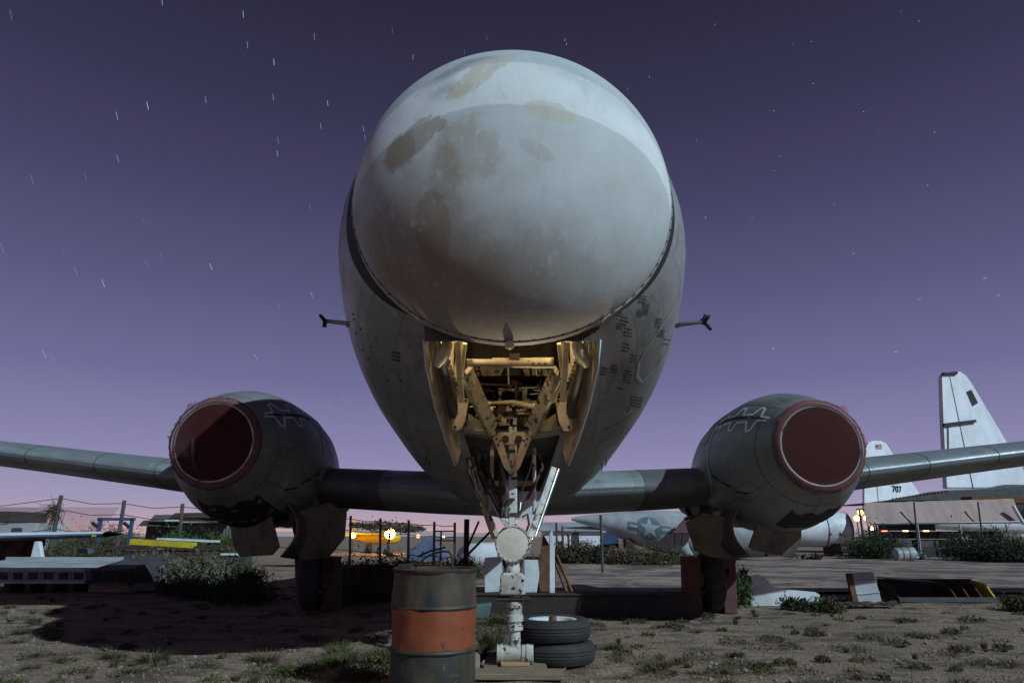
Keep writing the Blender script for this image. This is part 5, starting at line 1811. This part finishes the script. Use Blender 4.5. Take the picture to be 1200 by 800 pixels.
t = thing('corrugated_shed', 'dark corrugated metal shed with stepped roof sheets left of the engine', 'shed', (P(225, 640, 30).x, 30, 0))
xa, xb = P(170, 630, 30).x, P(275, 630, 30).x
zt1, zt2 = P(200, 603, 30).z, P(200, 612, 30).z
m = MB()
nst = 60
rows = [[], []]
for i in range(nst + 1):
    x = xa + (xb - xa) * i / nst
    rows[0].append(Vector((x, 30 + 0.05 * (i % 2), 0)))
    rows[1].append(Vector((x, 30 + 0.05 * (i % 2), zt2)))
m.grid(rows)
m.build('wall', 'corrugated', t)
for k, (a, b, za, zb2, m_) in enumerate(((181, 275, 603.0, 611, 'corrugated'), (205, 275, 600.8, 606, 'rust_dark'), (168, 214, 609.5, 616, 'dark_grey'))):
    A, B = P(a, za, 29.8), P(b, za + 1.5, 29.8)
    dz = P(a, za, 29.8).z - P(a, zb2, 29.8).z
    MB().add([A, B, B + Vector((0, -0.4, -dz)), A + Vector((0, -0.4, -dz)), A + Vector((0, 2.5, 0.1)), B + Vector((0, 2.5, 0.1))], [(0, 1, 2, 3), (0, 4, 5, 1)]).build('roof_sheet', m_, t)
MB().box(P(203, 609.5, 29.3), (0.7, 0.05, 0.06)).build('pale_flashing', 'white_metal', t)
for z in (0.4, 1.0):
    MB().box(((xa + xb) / 2, 29.9, z), (xb - xa, 0.06, 0.06)).build('wall_rail', 'rust_dark', t)

# far house, palms
t = thing('white_house', 'small white house with a brown roof at the left edge behind the fence', 'house', (P(5, 625, 55).x, 55, 0))
c = P(5, 620, 55)
ztp = P(5, 613, 55).z
MB().box((c.x, 57, ztp / 2), (4.6, 4, ztp)).build('wall', 'white_far', t)
MB().box((P(0, 600, 55).x - 0.8, 57, P(0, 605, 55).z), (3.6, 4.4, 0.8)).build('roof', 'rust_dark', t)
MB().box((c.x + 1.0, 54.98, ztp * 0.72), (0.8, 0.06, 0.5)).build('window', 'glass_dark', t)
for k, px in enumerate((14, 24)):
    b = P(px, 612, 80)
    t = thing('palm_tree', ('left of two tiny far palms behind the left fence', 'right of two tiny far palms behind the left fence')[k], 'palm', (b.x, 80, 0), 'far palms')
    top = P(px, 608.5 - k * 1.0, 80)
    MB().tube([(b.x, 80, 0), (top.x, 80, top.z)], [0.16, 0.12], 7).build('trunk', 'bark', t)
    m = MB()
    for i in range(26):
        a = i * 2.4
        e = rs.uniform(-0.5, 1.0)
        d = Vector((math.cos(a) * math.cos(e), math.sin(a) * math.cos(e), math.sin(e)))
        q = d.cross(Vector((0, 0, 1))).normalized() * 0.18
        m.add([top, top + d * 0.5 + q, top + d * 1.0 + Vector((0, 0, -0.25)), top + d * 0.5 - q], [(0, 1, 2, 3)])
    m.build('crown', 'leaf_dark', t)

# chain-link fence: posts, wires, mesh
FD = 28.0
t = thing('chain_link_fence', 'tall chain link fence with leaning dark posts running across the left background', 'fence', (P(300, 640, FD).x, FD, 0))
posts = [(72, 580, 62), (146, 586, 139), (214, 590, 212), (411, 604, 411), (446, 607, 446), (479, 609, 479), (509, 611, 509), (533, 612, 533)]
tops = []
for (tx, ty, bx) in posts:
    a = P(tx, ty, FD)
    b = P(bx, 640, FD)
    b.z = 0
    if bx < 400:
        b.x = P(bx, 625, FD).x
    tops.append(a)
    MB().tube([b, a], 0.075 if bx < 300 else 0.05, 8).build('post', 'wire', t)
allp = [P(-60, 590, FD)] + tops
for i in range(len(allp) - 1):
    a, b = allp[i], allp[i + 1]
    for drop in (0.12, 0.55, 1.3):
        mid = (a + b) / 2 + Vector((0, 0, -drop - (0.12 if i < 4 else 0.05)))
        MB().tube([a - Vector((0, 0, drop)), mid, b - Vector((0, 0, drop))], 0.014, 4, False).build('wire_strand', 'wire', t)
m = MB()
a, b = P(-60, 594, FD), P(66, 596, FD)
zt_ = a.z
n = 70
for i in range(n + 16):
    x = a.x + (b.x - a.x) * i / n
    for sg in (-1, 1):
        x2 = x + sg * zt_ * 0.7
        m.bar((x, FD + 0.02 * sg, 0), (x2, FD + 0.02 * sg, zt_), 0.010, 0.010, (0, 1, 0))
o = m.build('wire_mesh', 'wire', t)
o['kind'] = 'stuff'
m = MB()
for i in range(150):
    p = P(66 + rs.gauss(0, 3.5), 590 + abs(rs.gauss(0, 9)), FD)
    d = Vector((rs.gauss(-0.15, 0.22), rs.gauss(0, 0.15), rs.gauss(-0.3, 0.3)))
    m.tube([p, p + d * 0.5 + Vector((0, 0, -0.05)), p + d], [0.012, 0.010, 0.006], 3, False)
tag(m.build('dead_vine', 'bark'), 'tangle of dead vine caught on the leftmost leaning fence post', 'vine')

# ------------------------------------------------------------------ background centre
for k, (px, py, D, mat_, rad, lab) in enumerate([(457, 625, 46, 'lamp_sodium', 0.33, 'brightest orange sodium lamp, seen under the left inner wing'),
                                                 (414, 627, 50, 'lamp_sodium', 0.16, 'smaller yellow lamp beside the yellow aircraft, left of the brightest lamp')]):
    c = P(px, py, D)
    t = thing('yard_lamp', lab, 'lamp', (c.x, D, 0), 'sodium yard lamps')
    MB().tube([(c.x, D, 0), (c.x, D, c.z - rad)], 0.05, 8).build('post', 'dark_grey', t)
    MB().lathe([(-rad, 0.0)] + [(-rad * math.cos(math.pi * i / 10), rad * math.sin(math.pi * i / 10)) for i in range(1, 10)] + [(rad, 0.0)], c, (0, 0, 1), 16).build('globe', mat_, t, smooth=80)
for k, (px, py, D, mat_, rad, lab) in enumerate([(490, 628, 200, 'lamp_red', 0.5, 'small red light on the horizon right of the brightest lamp'), (520, 629, 260, 'lamp_far', 0.4, 'tiny pale light on the horizon left of the nose gear')]):
    c = P(px, py, D)
    c.z = max(c.z, 0.8)
    t = thing('far_lamp', lab, 'lamp', (c.x, D, 0), 'far lights on the horizon')
    MB().tube([(c.x, D, 0), (c.x, D, c.z)], 0.1, 6).build('post', 'dark_grey', t)
    MB().lathe([(-rad, 0.0), (-rad * .7, rad * .7), (0, rad), (rad * .7, rad * .7), (rad, 0.0)], c, (0, 0, 1), 10).build('globe', mat_, t, smooth=80)

# small yellow aircraft
D = 52
t = thing('small_aircraft', 'small yellow aircraft parked in the distance beside the yard lamp', 'aircraft', (P(425, 630, D).x, D, 0))
MB().lathe([(0, 0.05), (0.4, 0.22), (1.2, 0.38), (2.2, 0.45), (3.2, 0.4), (3.5, 0.2), (3.55, 0)], P(412, 630, D), (1, 0.15, 0), 16).build('fuselage', 'yellow_paint', t, smooth=50)
MB().prism([P(410, 629, D), P(416, 629, D), P(415, 607, D), P(413, 607, D)], (0, 0.1, 0)).build('fin', 'yellow_paint', t)
MB().box(P(428, 625, D), (4.4, 1.2, 0.14)).build('wing', 'yellow_paint', t)
MB().box(P(406, 627, D), (1.0, 2.2, 0.08)).build('tailplane', 'yellow_paint', t)
for px in (430, 434):
    c = P(px, 636, D)
    c.z = 0.3
    MB().lathe([(-0.08, 0), (-0.08, 0.3), (0.08, 0.3), (0.08, 0)], c, (1, 0, 0), 16).build('wheel', 'rubber', t)
# dark flat-topped canopy tree
t = shrub('flat_top_tree', Vector((P(455, 620, 40).x, 40, 0)), 0.4, 0.4, 200, 0.2, 'leaf_dry', 90, 'broad flat topped dry tree behind the yard lamps', 'tree')
MB().tube([Vector((0, 0, 0)), Vector((0.1, 0, 1.3))], [0.1, 0.06], 7).build('trunk', 'bark', t).location = (0, 0, 0)
m = MB()
for i in range(2600):
    x = rs.uniform(-2.1, 2.0)
    z = 1.62 - 0.05 * x + rs.gauss(0, 0.16) * (1 - abs(x) / 3)
    p = Vector((x, rs.gauss(0, 0.5), z))
    d = Vector((rs.gauss(0, 1), rs.gauss(0, 1), rs.gauss(0, .6))).normalized() * 0.16
    q = d.cross(Vector((rs.gauss(0, 1), 1, rs.gauss(0, 1)))).normalized() * 0.03
    m.add([p, p + d * .5 + q, p + d, p + d * .5 - q], [(0, 1, 2, 3)])
m.build('crown', 'leaf_dry', t).location = (0, 0, 0)
# covered car
D = 30
c = P(497, 645, D)
t = thing('covered_car', 'car under a dull blue cover, seen left of the fence gate', 'car', (c.x, D, 0))
m = MB()
rows = []
for j in range(7):
    y = D + 1.6 * j / 6
    rows.append([Vector((c.x + x, y, z * (1 - 0.15 * abs(j - 3) / 3))) for x, z in ((-0.75, 0.15), (-0.72, 0.62), (-0.4, 0.7), (-0.2, 1.02), (0.35, 1.04), (0.62, 0.68), (0.85, 0.6), (0.88, 0.15))])
m.grid(rows)
m.f += [tuple(range(8)), tuple(48 + k for k in range(8))]
m.mi += [0, 0]
m.build('cover', 'blue_grey', t, smooth=50)
for dx in (-0.45, 0.5):
    MB().lathe([(-0.08, 0), (-0.08, 0.26), (0.08, 0.26), (0.08, 0)], (c.x + dx, D + 0.1, 0.26), (0, 1, 0), 16).build('wheel', 'rubber', t)
# gate of pipes
t = thing('pipe_gate', 'thin pipe gate in the fence line left of the nose gear', 'gate', (P(520, 640, 24).x, 24, 0))
for px in (509, 517, 533):
    a = P(px, 613 if px != 517 else 622, 24)
    MB().tube([(a.x, 24, 0), a], 0.03, 6).build('upright', 'wire', t)
for py in (622, 633):
    MB().tube([P(509, py, 24), P(533, py, 24)], 0.025, 6).build('rail', 'wire', t)
p0 = P(547, 608, 16)
tag(MB().tube([(p0.x, 16, 0), p0], 0.06, 10).build('steel_post', 'rust_dark'), 'dark steel post standing left of the nose gear leg', 'post')
for k, (a, b) in enumerate((((544, 650), (561, 611)), ((532, 666), (579, 618)))):
    tag(MB().tube([P(*a, 12.5), P(*b, 12.0)], 0.02, 6).build('steel_rod', 'black_paint'), ('steeper dark rod leaning across the steel post', 'flatter dark rod leaning towards the nose gear')[k], 'rod')
tag(MB().tube([P(489, 652, 9.0), P(505, 645, 9.0), P(522, 641, 9.0)], 0.014, 6).build('bent_rod', 'rust_dark'), 'thin bent rod above the drum\'s hose', 'rod')
t = thing('white_fuselage_shell', 'white rounded aircraft shell lying behind the dark post', 'fuselage', (P(553, 645, 22).x, 22, 0))
c = P(556, 640, 22)
MB().lathe([(-0.55, 0.0), (-0.5, 0.2), (-0.25, 0.36), (0.2, 0.42), (0.7, 0.42), (0.7, 0)], (c.x, 22, 0.52), (1, 0, 0), 24).build('shell', 'white_metal', t, smooth=50)
MB().box((c.x, 22, 0.07), (0.9, 0.6, 0.14)).build('cradle', 'rust_dark', t)

# white building
D = 34
xa, xb = P(638, 630, D).x, P(706, 630, D).x
t = thing('white_building', 'low white rundown building behind the nose gear', 'building', ((xa + xb) / 2, D, 0))
zr = P(670, 613, D).z
zr2 = P(690, 622, D).z
MB().box(((xa + xb) / 2, D + 2, zr2 / 2), (xb - xa, 4, zr2)).build('wall', 'white_far', t)
ry, L = D + 2, xb - xa + 0.4
cx = (xa + xb) / 2
MB().add([(cx - L / 2, D - 0.2, zr2), (cx + L / 2, D - 0.2, zr2), (cx + L / 2, ry, zr + 0.1), (cx - L / 2, ry, zr + 0.1), (cx + L / 2, D + 4.2, zr2), (cx - L / 2, D + 4.2, zr2)],
         [(0, 1, 2, 3), (3, 2, 4, 5), (1, 4, 2), (0, 3, 5)]).build('roof', 'old_grey', t)
for (x0, x1, y0, y1, nm) in ((671, 674.5, 624, 645, 'door'), (674.8, 678.5, 624, 645, 'door'), (654, 661, 634, 639, 'window')):
    a, b = P(x0, y1, D - 0.03), P(x1, y0, D - 0.03)
    w = MB().box(((a.x + b.x) / 2, D - 0.03, (a.z + b.z) / 2), (b.x - a.x, 0.05, b.z - a.z)).build(nm, 'glass_dark' if nm == 'window' else 'dark_grey', t)
    if nm == 'window':
        MB().box(((a.x + b.x) / 2, D - 0.07, a.z - 0.03), (b.x - a.x + 0.1, 0.06, 0.05)).build('sill', 'old_grey', w)
t = thing('pipe_rack', 'rusty upright pipe rack against the white building', 'rack', (P(655, 640, 32).x, 32, 0))
for px, yt in ((652, 612), (659, 616), (666, 624)):
    a = P(px, yt, 32)
    MB().tube([(a.x, 32, 0), a], 0.05, 6).build('pipe', 'rust', t)
MB().tube([P(652, 622, 32), P(667, 624, 32)], 0.04, 6).build('pipe', 'rust', t)
tag(MB().box((P(715, 630, 36).x, 37, P(715, 624, 36).z / 2 + 0.25), (P(726, 630, 36).x - P(706, 630, 36).x, 2, P(715, 624, 36).z - 0.45)).build('shipping_container', 'blue_paint', bevel=0.03), 'blue container right of the white building', 'container')
tag(MB().box((P(722, 642, 33).x, 33.5, 0.3), (1.3, 0.6, 0.55), None).build('rusty_bin', 'rust', bevel=0.04), 'orange brown bin under the marked fuselage\'s tail', 'bin')
a = P(704, 603, 22)
tag(MB().tube([(a.x, 22, 0), a], 0.045, 8).build('thin_pole', 'dark_grey'), 'thin dark pole in front of the blue container', 'pole')

# fuselage with star insignia
D = 33
t = thing('old_fuselage', 'weathered grey fuselage with a faded star insignia behind the right wing', 'fuselage', (P(780, 650, D).x, D, 0))
xs_px = [672, 690, 710, 730, 750, 770, 790, 810, 840, 870, 900]
cz_px = [607, 608.5, 611, 614.5, 618, 621, 623, 625, 626, 626, 626]
hr_px = [1.5, 6, 10, 15, 19.5, 23, 25, 26, 26.5, 26.5, 26]
KX = [P(a, b, D).x for a, b in zip(xs_px, cz_px)]
KZ = [P(a, b, D).z for a, b in zip(xs_px, cz_px)]
KR = [h / 800 * D * 0.965 for h in hr_px]


def OF(x, q, off=0.0):
    z, r = lerp_keys(x, KX, KZ), lerp_keys(x, KX, KR) + off
    return Vector((x, D + 1.2 - r * math.cos(q), z + r * math.sin(q)))


m = MB()
m.grid([[OF(KX[0] + (KX[-1] - KX[0]) * i / 40, 2 * math.pi * k / 40) for k in range(40)] for i in range(41)], closed=True)
body = m.build('fuselage', 'old_grey', t, smooth=60)
cc = P(763, 618.5, D)
q_c = math.asin(max(-1, min(1, (cc.z - lerp_keys(cc.x, KX, KZ)) / lerp_keys(cc.x, KX, KR))))


def on_body(dx, dz, off):
    x = cc.x + dx
    r = lerp_keys(x, KX, KR)
    return OF(x, q_c + dz / r, off)


def fan(rad_of, off, nseg=40, rings_=7):
    mm = MB()
    mm.grid([[on_body(rad_of(2 * math.pi * k / nseg) * i / rings_ * math.sin(2 * math.pi * k / nseg), rad_of(2 * math.pi * k / nseg) * i / rings_ * math.cos(2 * math.pi * k / nseg), off) for k in range(nseg)] for i in range(rings_ + 1)], closed=True)
    return mm


SRAD = 0.56
fan(lambda a: SRAD, 0.02).build('insignia_disc', 'insignia_blue', body)


def star_r(a):
    a = a % (2 * math.pi / 5)
    a = min(a, 2 * math.pi / 5 - a)
    R0, r0 = SRAD * 0.92, SRAD * 0.36
    x1, y1, x2, y2 = R0, 0, r0 * math.cos(math.pi / 5), r0 * math.sin(math.pi / 5)
    den = (x2 - x1) * math.sin(a) - (y2 - y1) * math.cos(a)
    return (y1 * (x2 - x1) - x1 * (y2 - y1)) / den if abs(den) > 1e-9 else R0


fan(star_r, 0.032).build('insignia_star', 'star_white', body)
for s in (-1, 1):
    m = MB()
    m.grid([[on_body(s * (SRAD * 1.0 + 0.42 * i / 4), -0.17 + 0.34 * j / 6, 0.018) for j in range(7)] for i in range(5)])
    bar = m.build('insignia_bar', 'insignia_blue', body)
    m = MB()
    m.grid([[on_body(s * (SRAD * 1.0 + 0.40 * i / 4), -0.06 + 0.12 * j / 3, 0.030) for j in range(4)] for i in range(5)])
    m.build('bar_stripe', 'star_white', bar)
MB().prism([P(788, 624, D - 0.5), P(806, 604, D - 0.5), P(826, 603, D - 0.5), P(826, 624, D - 0.5)], (0, 0.2, 0)).build('side_fin', 'red_brown', t, label='dark red tapered fin on the old fuselage')
MB().tube([P(799, 640, D - 0.4), P(805, 647, D - 0.4), P(812, 650, D - 0.4)], [0.35, 0.22, 0.05], 12).build('fuel_spout', 'old_grey', t, smooth=40)
for px in (742, 800, 850):
    x = P(px, 640, D).x
    zt_ = OF(x, -math.pi / 2).z
    MB().box((x, D + 1.2, zt_ / 2 + 0.08), (0.4, 0.9, max(zt_, 0.1) + 0.16)).build('cradle', 'rust_dark', t)
strip_x = P(805, 630, D).x
for px in (792, 800, 815):
    x = P(px, 630, D).x
    m = MB()
    m.grid([[OF(x + d, -0.75 + 1.0 * i / 10, 0.008) for d in (-0.02, 0.02)] for i in range(11)])
    m.build('panel_line', 'seam_dark', body)

# ------------------------------------------------------------------ background right
D = 40
t = thing('white_fuselage', 'white round ended fuselage section with small portholes behind the right engine', 'fuselage', (P(940, 640, D).x, D, 0))
c0, c1 = P(872, 620, D), P(995, 620, D)
r = 20 / 800 * D * 0.965
MB().lathe([(0, r * 0.96), (c1.x - c0.x - 0.8, r), (c1.x - c0.x - 0.35, r * 0.97), (c1.x - c0.x - 0.1, r * 0.85), (c1.x - c0.x, r * 0.6), (c1.x - c0.x + 0.02, 0)], c0, (1, 0, 0), 40).build('shell', 'white_metal', t, smooth=40)
for px in (973, 985):
    MB().lathe([(0, 0), (0, 0.09), (-0.03, 0.09), (-0.03, 0)], P(px, 625, D - r * 0.97), (0, -1, 0), 12).build('porthole', 'black_paint', t)
for px in (963, 990):
    x = P(px, 620, D).x
    m = MB().lathe([(-0.025, r * 0.999), (-0.025, r * 1.012), (0.025, r * 1.012), (0.025, r * 0.999)], (x, c0.y, c0.z), (1, 0, 0), 40)
    m.build('hoop_stripe', 'red_brown' if px < 980 else 'seam_dark', t)
for px in (900, 975):
    x = P(px, 640, D).x
    MB().box((x, D, (c0.z - r) / 2 + 0.1), (0.5, 1.2, c0.z - r + 0.2)).build('cradle', 'rust_dark', t)
# scraps under the white fuselage
for k, (px, py, w, lab) in enumerate(((968, 645, 1.0, 'pale crumpled scrap on the ground below the white fuselage'), (950, 652, 1.6, 'low grey scrap heap in front of the white fuselage'))):
    g = G(px, py + 5)
    m = MB()
    m.grid([[Vector((g.x + w * (i / 8 - 0.5), 34 + 0.8 * j / 4, max(0.0, 0.38 * (0.5 + mnoise.noise(Vector((i * 0.9, j, k))))))) for i in range(9)] for j in range(5)])
    tag(m.build('metal_scrap', 'white_old' if k == 0 else 'dark_grey'), lab, 'scrap')

# white tail of a turboprop at far right
D = 44
t = thing('aircraft_tail', 'tall white aircraft tail fin with a black panel at the right edge', 'aircraft', (P(1150, 640, D).x, D, 0))
poly = [(1104, 442), (1105, 438), (1111, 435), (1126, 435), (1133, 440), (1140, 450), (1183, 522), (1212, 572), (1110, 572), (1106, 500)]
TA = {44: (1104, 0.60), 86: (1013, 0.60)}


def PF(x, y, D, off=0.0):                # the tails stand at an angle, their faces turned to the right
    px0, al = TA[D]
    n = Vector((math.sin(al), -math.cos(al), 0))
    p0 = P(px0, 570, D) - n * off
    o = Vector((0, 0, CAM_H))
    d = ray(x, y)
    return o + d * (n.dot(p0 - o) / n.dot(d))


fin = MB().prism([PF(x, y, D) for x, y in poly], (0, 0.5, 0)).build('fin', 'white_far', t, bevel=0.1)


def flat(name, poly, D, m, par, th=0.03):
    return MB().prism([(PF(x, y, round(D), D - round(D)) if round(D) in TA else P(x, y, D)) for x, y in poly], (0, -th, 0)).build(name, m, par)


flat('dark_panel', [(1132, 459), (1138, 456.5), (1146, 472), (1139.5, 476)], D - 0.003, 'black_paint', fin)
flat('tip_strip', [(1103, 437), (1120, 436), (1120, 439), (1103, 439.5)], D - 0.003, 'black_paint', fin, 0.25)
flat('antenna_bar', [(1104, 496.5), (1141, 492), (1142, 495), (1104, 500)], D - 0.003, 'black_paint', fin, 0.25)
flat('rudder_line', [(1112.4, 441), (1113.2, 441), (1141, 572), (1139.6, 572)], D - 0.003, 'seam_dark', fin, 0.01)
flat('rudder_edge', [(1109.5, 500), (1111.5, 500), (1112, 530), (1110, 530)], D - 0.003, 'dark_grey', fin)
stab = MB().prism([P(1036, 587, D - 3), P(1062, 583.5, D - 3), P(1110, 574, D - 3), P(1165, 572, D - 3), P(1215, 566, D - 3), P(1215, 590, D - 3), P(1150, 588, D - 3), P(1100, 586, D - 3)], (0, 2.0, 0.0)).build('tailplane', 'dark_grey', t, bevel=0.04)
m = MB().tube([P(1130, 584, D + 1), P(1180, 587, D + 3), P(1290, 594, D + 8)], [0.4, 1.1, 1.6], 24)
m.build('rear_body', 'dark_grey', t, smooth=50)
for k in range(16):
    flat('vortex_tab', [(1045 + k * 4.2, 585.3 - k * 0.62), (1047.4 + k * 4.2, 585.0 - k * 0.62), (1047.4 + k * 4.2, 583.2 - k * 0.62), (1045 + k * 4.2, 583.5 - k * 0.62)], D - 3.02, 'rust', stab)

# white fin with 707
D = 86
t = thing('jetliner_tail', 'white jetliner tail fin marked 707 behind the right wing', 'aircraft', (P(1045, 620, D).x, D, 0))
fin = MB().prism([PF(x, y, D) for x, y in [(1013, 600), (1013, 560), (1015, 524), (1018, 518), (1024, 516), (1033, 516), (1039, 519), (1048, 534), (1082, 584), (1160, 590), (1160, 604)]], (0, 0.6, 0)).build('fin', 'white_far', t, bevel=0.15)
flat('rudder_line', [(1026, 560), (1026.8, 560), (1031, 600), (1030, 600)], D - 0.003, 'seam_dark', fin, 0.01)
fl = flat('flag_field', [(1026, 520.6), (1029, 520.6), (1029, 523.6), (1026, 523.6)], D - 0.02, 'flag_blue', fin, 0.03)
for k in range(4):
    y = 520.6 + k * 1.5
    x0 = 1029 if k < 2 else 1026
    flat('flag_stripe', [(x0, y), (1033.5, y), (1033.5, y + 0.8), (x0, y + 0.8)], D - 0.02, 'flag_red', fin, 0.03)
tc = bpy.data.curves.new('digits', 'FONT')
tc.body = '707'
tc.size = 1.75
tc.extrude = 0.02
tc.offset = 0.012
to = bpy.data.objects.new('digits', tc)
COL.objects.link(to)
dg = bpy.context.evaluated_depsgraph_get()
me = bpy.data.meshes.new_from_object(to.evaluated_get(dg))
bpy.data.objects.remove(to)
me.materials.clear()
me.materials.append(MATS['black_paint'])
num = bpy.data.objects.new('number_707', me)
COL.objects.link(num)
num.parent = fin
p = PF(1046, 576, D, -0.08)
num.location = p
q_ = PF(1066, 576, D, -0.08)
num.rotation_euler = (math.pi / 2, 0, math.atan2(q_.y - p.y, q_.x - p.x))
num.scale = (0.92, 0.66, 1)
m = MB().tube([P(1040, 604, D + 2), P(1075, 606, D + 4), P(1190, 610, D + 12)], [0.4, 1.3, 1.9], 24)
m.build('rear_body', 'white_far', t, smooth=50)

# awning with posts
D = 38
t = thing('awning_shelter', 'long brown awning roof on slanted posts over scrap at right', 'shelter', (P(1105, 650, D).x, D, 0))
a, b = P(1013, 589, D + 0.6), P(1188, 584, D + 0.6)
c_, d_ = P(1196, 610, D), P(1014, 613, D)
m = MB()
rows = []
for j in range(5):
    rows.append([(a * (1 - i / 16) + b * (i / 16)) * (1 - j / 4) + (d_ * (1 - i / 16) + c_ * (i / 16)) * (j / 4) + Vector((0, 0.10 * mnoise.noise(Vector((i * 0.7, j, 2))), 0.03 * mnoise.noise(Vector((i * .9, j * .6, 5))))) for i in range(17)])
m.grid(rows)
m.grid([rows[0], [p + Vector((0, 5, 0.0)) for p in rows[0]]])
m.build('canopy', 'awning', t, smooth=60)
MB().bar(P(1020, 614, D), P(1196, 612, D), 0.08, 0.08).build('edge_beam', 'dark_grey', t)
for (x0, y0, x1, y1, mt) in ((1071, 588, 1077, 654, 'dark_grey'), (1075, 613, 1080, 654, 'old_grey'), (1146, 588, 1152, 636, 'dark_grey'), (1124, 613, 1133, 655, 'old_grey'), (1132, 627, 1137, 652, 'old_grey'),
                             (1187, 592, 1200, 614, 'white_far'), (1178, 612, 1186, 640, 'old_grey'), (1027, 614, 1028, 640, 'dark_grey')):
    p0, p1 = P(x0, y0, D - 0.15), P(x1, y1, D - 0.25)
    if y1 > 640:
        p1.z = 0.0
    MB().tube([p0, p1], 0.045 if mt != 'white_far' else 0.10, 8).build('post', mt, t, smooth=50)
tan_box = MB().box(P(1163, 585.5, D + 1.5), (2.9, 1.0, 0.35)).build('roof_box', 'rust', t)
# racks of scrap under the awning
rs = random.Random(31)
for k in range(5):
    px = 1052 + k * 30
    Dk = D + 1.2
    t2 = thing('scrap_rack', ['leftmost dark scrap rack under the awning', 'second dark scrap rack from the left under the awning', 'middle dark scrap rack under the awning', 'fourth dark scrap rack from the left under the awning', 'rightmost dark scrap rack under the awning'][k], 'rack', (P(px, 640, Dk).x, Dk, 0), 'scrap racks under the awning')
    for j, (z, h) in enumerate(((0.0, 0.45), (0.5, 0.4), (0.98, 0.35), (1.4, 0.3))):
        if j == 3 and k > 1:
            continue
        MB().box((P(px, 640, Dk).x + rs.uniform(-.1, .1), Dk + rs.uniform(-.2, .2), z + h / 2 + 0.02), (rs.uniform(1.1, 1.45), 0.8, h)).build('stacked_part', rs.choice(('rust_dark', 'dark_grey', 'corrugated', 'black_paint')), t2, bevel=0.04)
        MB().box((P(px, 640, Dk).x, Dk - 0.1, z + h + 0.03), (1.5, 0.9, 0.03)).build('shelf', 'rust_dark', t2)
t = thing('covered_bundle', 'long grey wrapped bundle on the ground before the awning', 'bundle', (P(1055, 655, 33).x, 33, 0))
x0, x1 = P(1048, 650, 33).x, P(1073, 650, 33).x
MB().tube([(x0, 33, 0.3), (x0 + 0.06, 33, 0.31), (x1 - 0.1, 33, 0.33), (x1, 33, 0.28)], [0.22, 0.31, 0.31, 0.16], 14).build('wrap', 'old_grey', t, smooth=50)
for k in (0.3, 0.6):
    x = x0 + (x1 - x0) * k
    MB().lathe([(-0.02, 0.318), (0.02, 0.318)], (x, 33, 0.32), (1, 0, 0), 16).build('strap', 'dark_grey', t)

# poles and city lights on the right
for k, (px, py, D, rad, mt, lab) in enumerate([(1008, 600, 75, 0.28, 'lamp_sodium_small', 'brightest orange lamp right of the white fuselage'), (1004, 607, 80, 0.30, 'lamp_sodium_small', 'left low orange lamp below the brightest right lamp'),
                                               (1016, 607, 80, 0.34, 'lamp_sodium_small', 'right low orange lamp below the brightest right lamp'), (1036, 620.5, 120, 0.5, 'lamp_red', 'red light left of the scrap racks'),
                                               (1061, 621, 140, 0.5, 'lamp_far', 'pale light between the awning posts on the left'), (1085, 620, 140, 0.6, 'lamp_far', 'pale light between the awning posts in the middle'),
                                               (1022, 619, 150, 0.4, 'lamp_far', 'tiny pale light right of the low orange lamps')]):
    c = P(px, py, D)
    t = thing('far_lamp', lab, 'lamp', (c.x, D, 0), 'city lights at right')
    MB().tube([(c.x, D, 0), (c.x, D, c.z - rad * 0.9)], 0.07, 6).build('post', 'dark_grey', t)
    MB().lathe([(-rad, 0.0)] + [(-rad * math.cos(math.pi * i / 8), rad * math.sin(math.pi * i / 8)) for i in range(1, 8)] + [(rad, 0.0)], c, (0, 0, 1), 14).build('globe', mt, t, smooth=80)
a = P(1007, 596, 60)
t = thing('utility_pole', 'short utility pole with a crossarm left of the awning', 'pole', (a.x, 60, 0))
MB().tube([(a.x, 60, 0), a], 0.1, 8).build('shaft', 'bark', t)
MB().box(a + Vector((0.2, -0.12, -0.05)), (1.0, 0.1, 0.12)).build('crossarm', 'bark', t)
for k, px in enumerate((1018, 1024)):
    a = P(px, 616, 55)
    tag(MB().tube([(a.x, 55, 0), a], 0.07, 6).build('short_post', 'dark_grey'), ('left short dark post by the tall dark bush near the awning', 'right short dark post by the tall dark bush near the awning')[k], 'post')
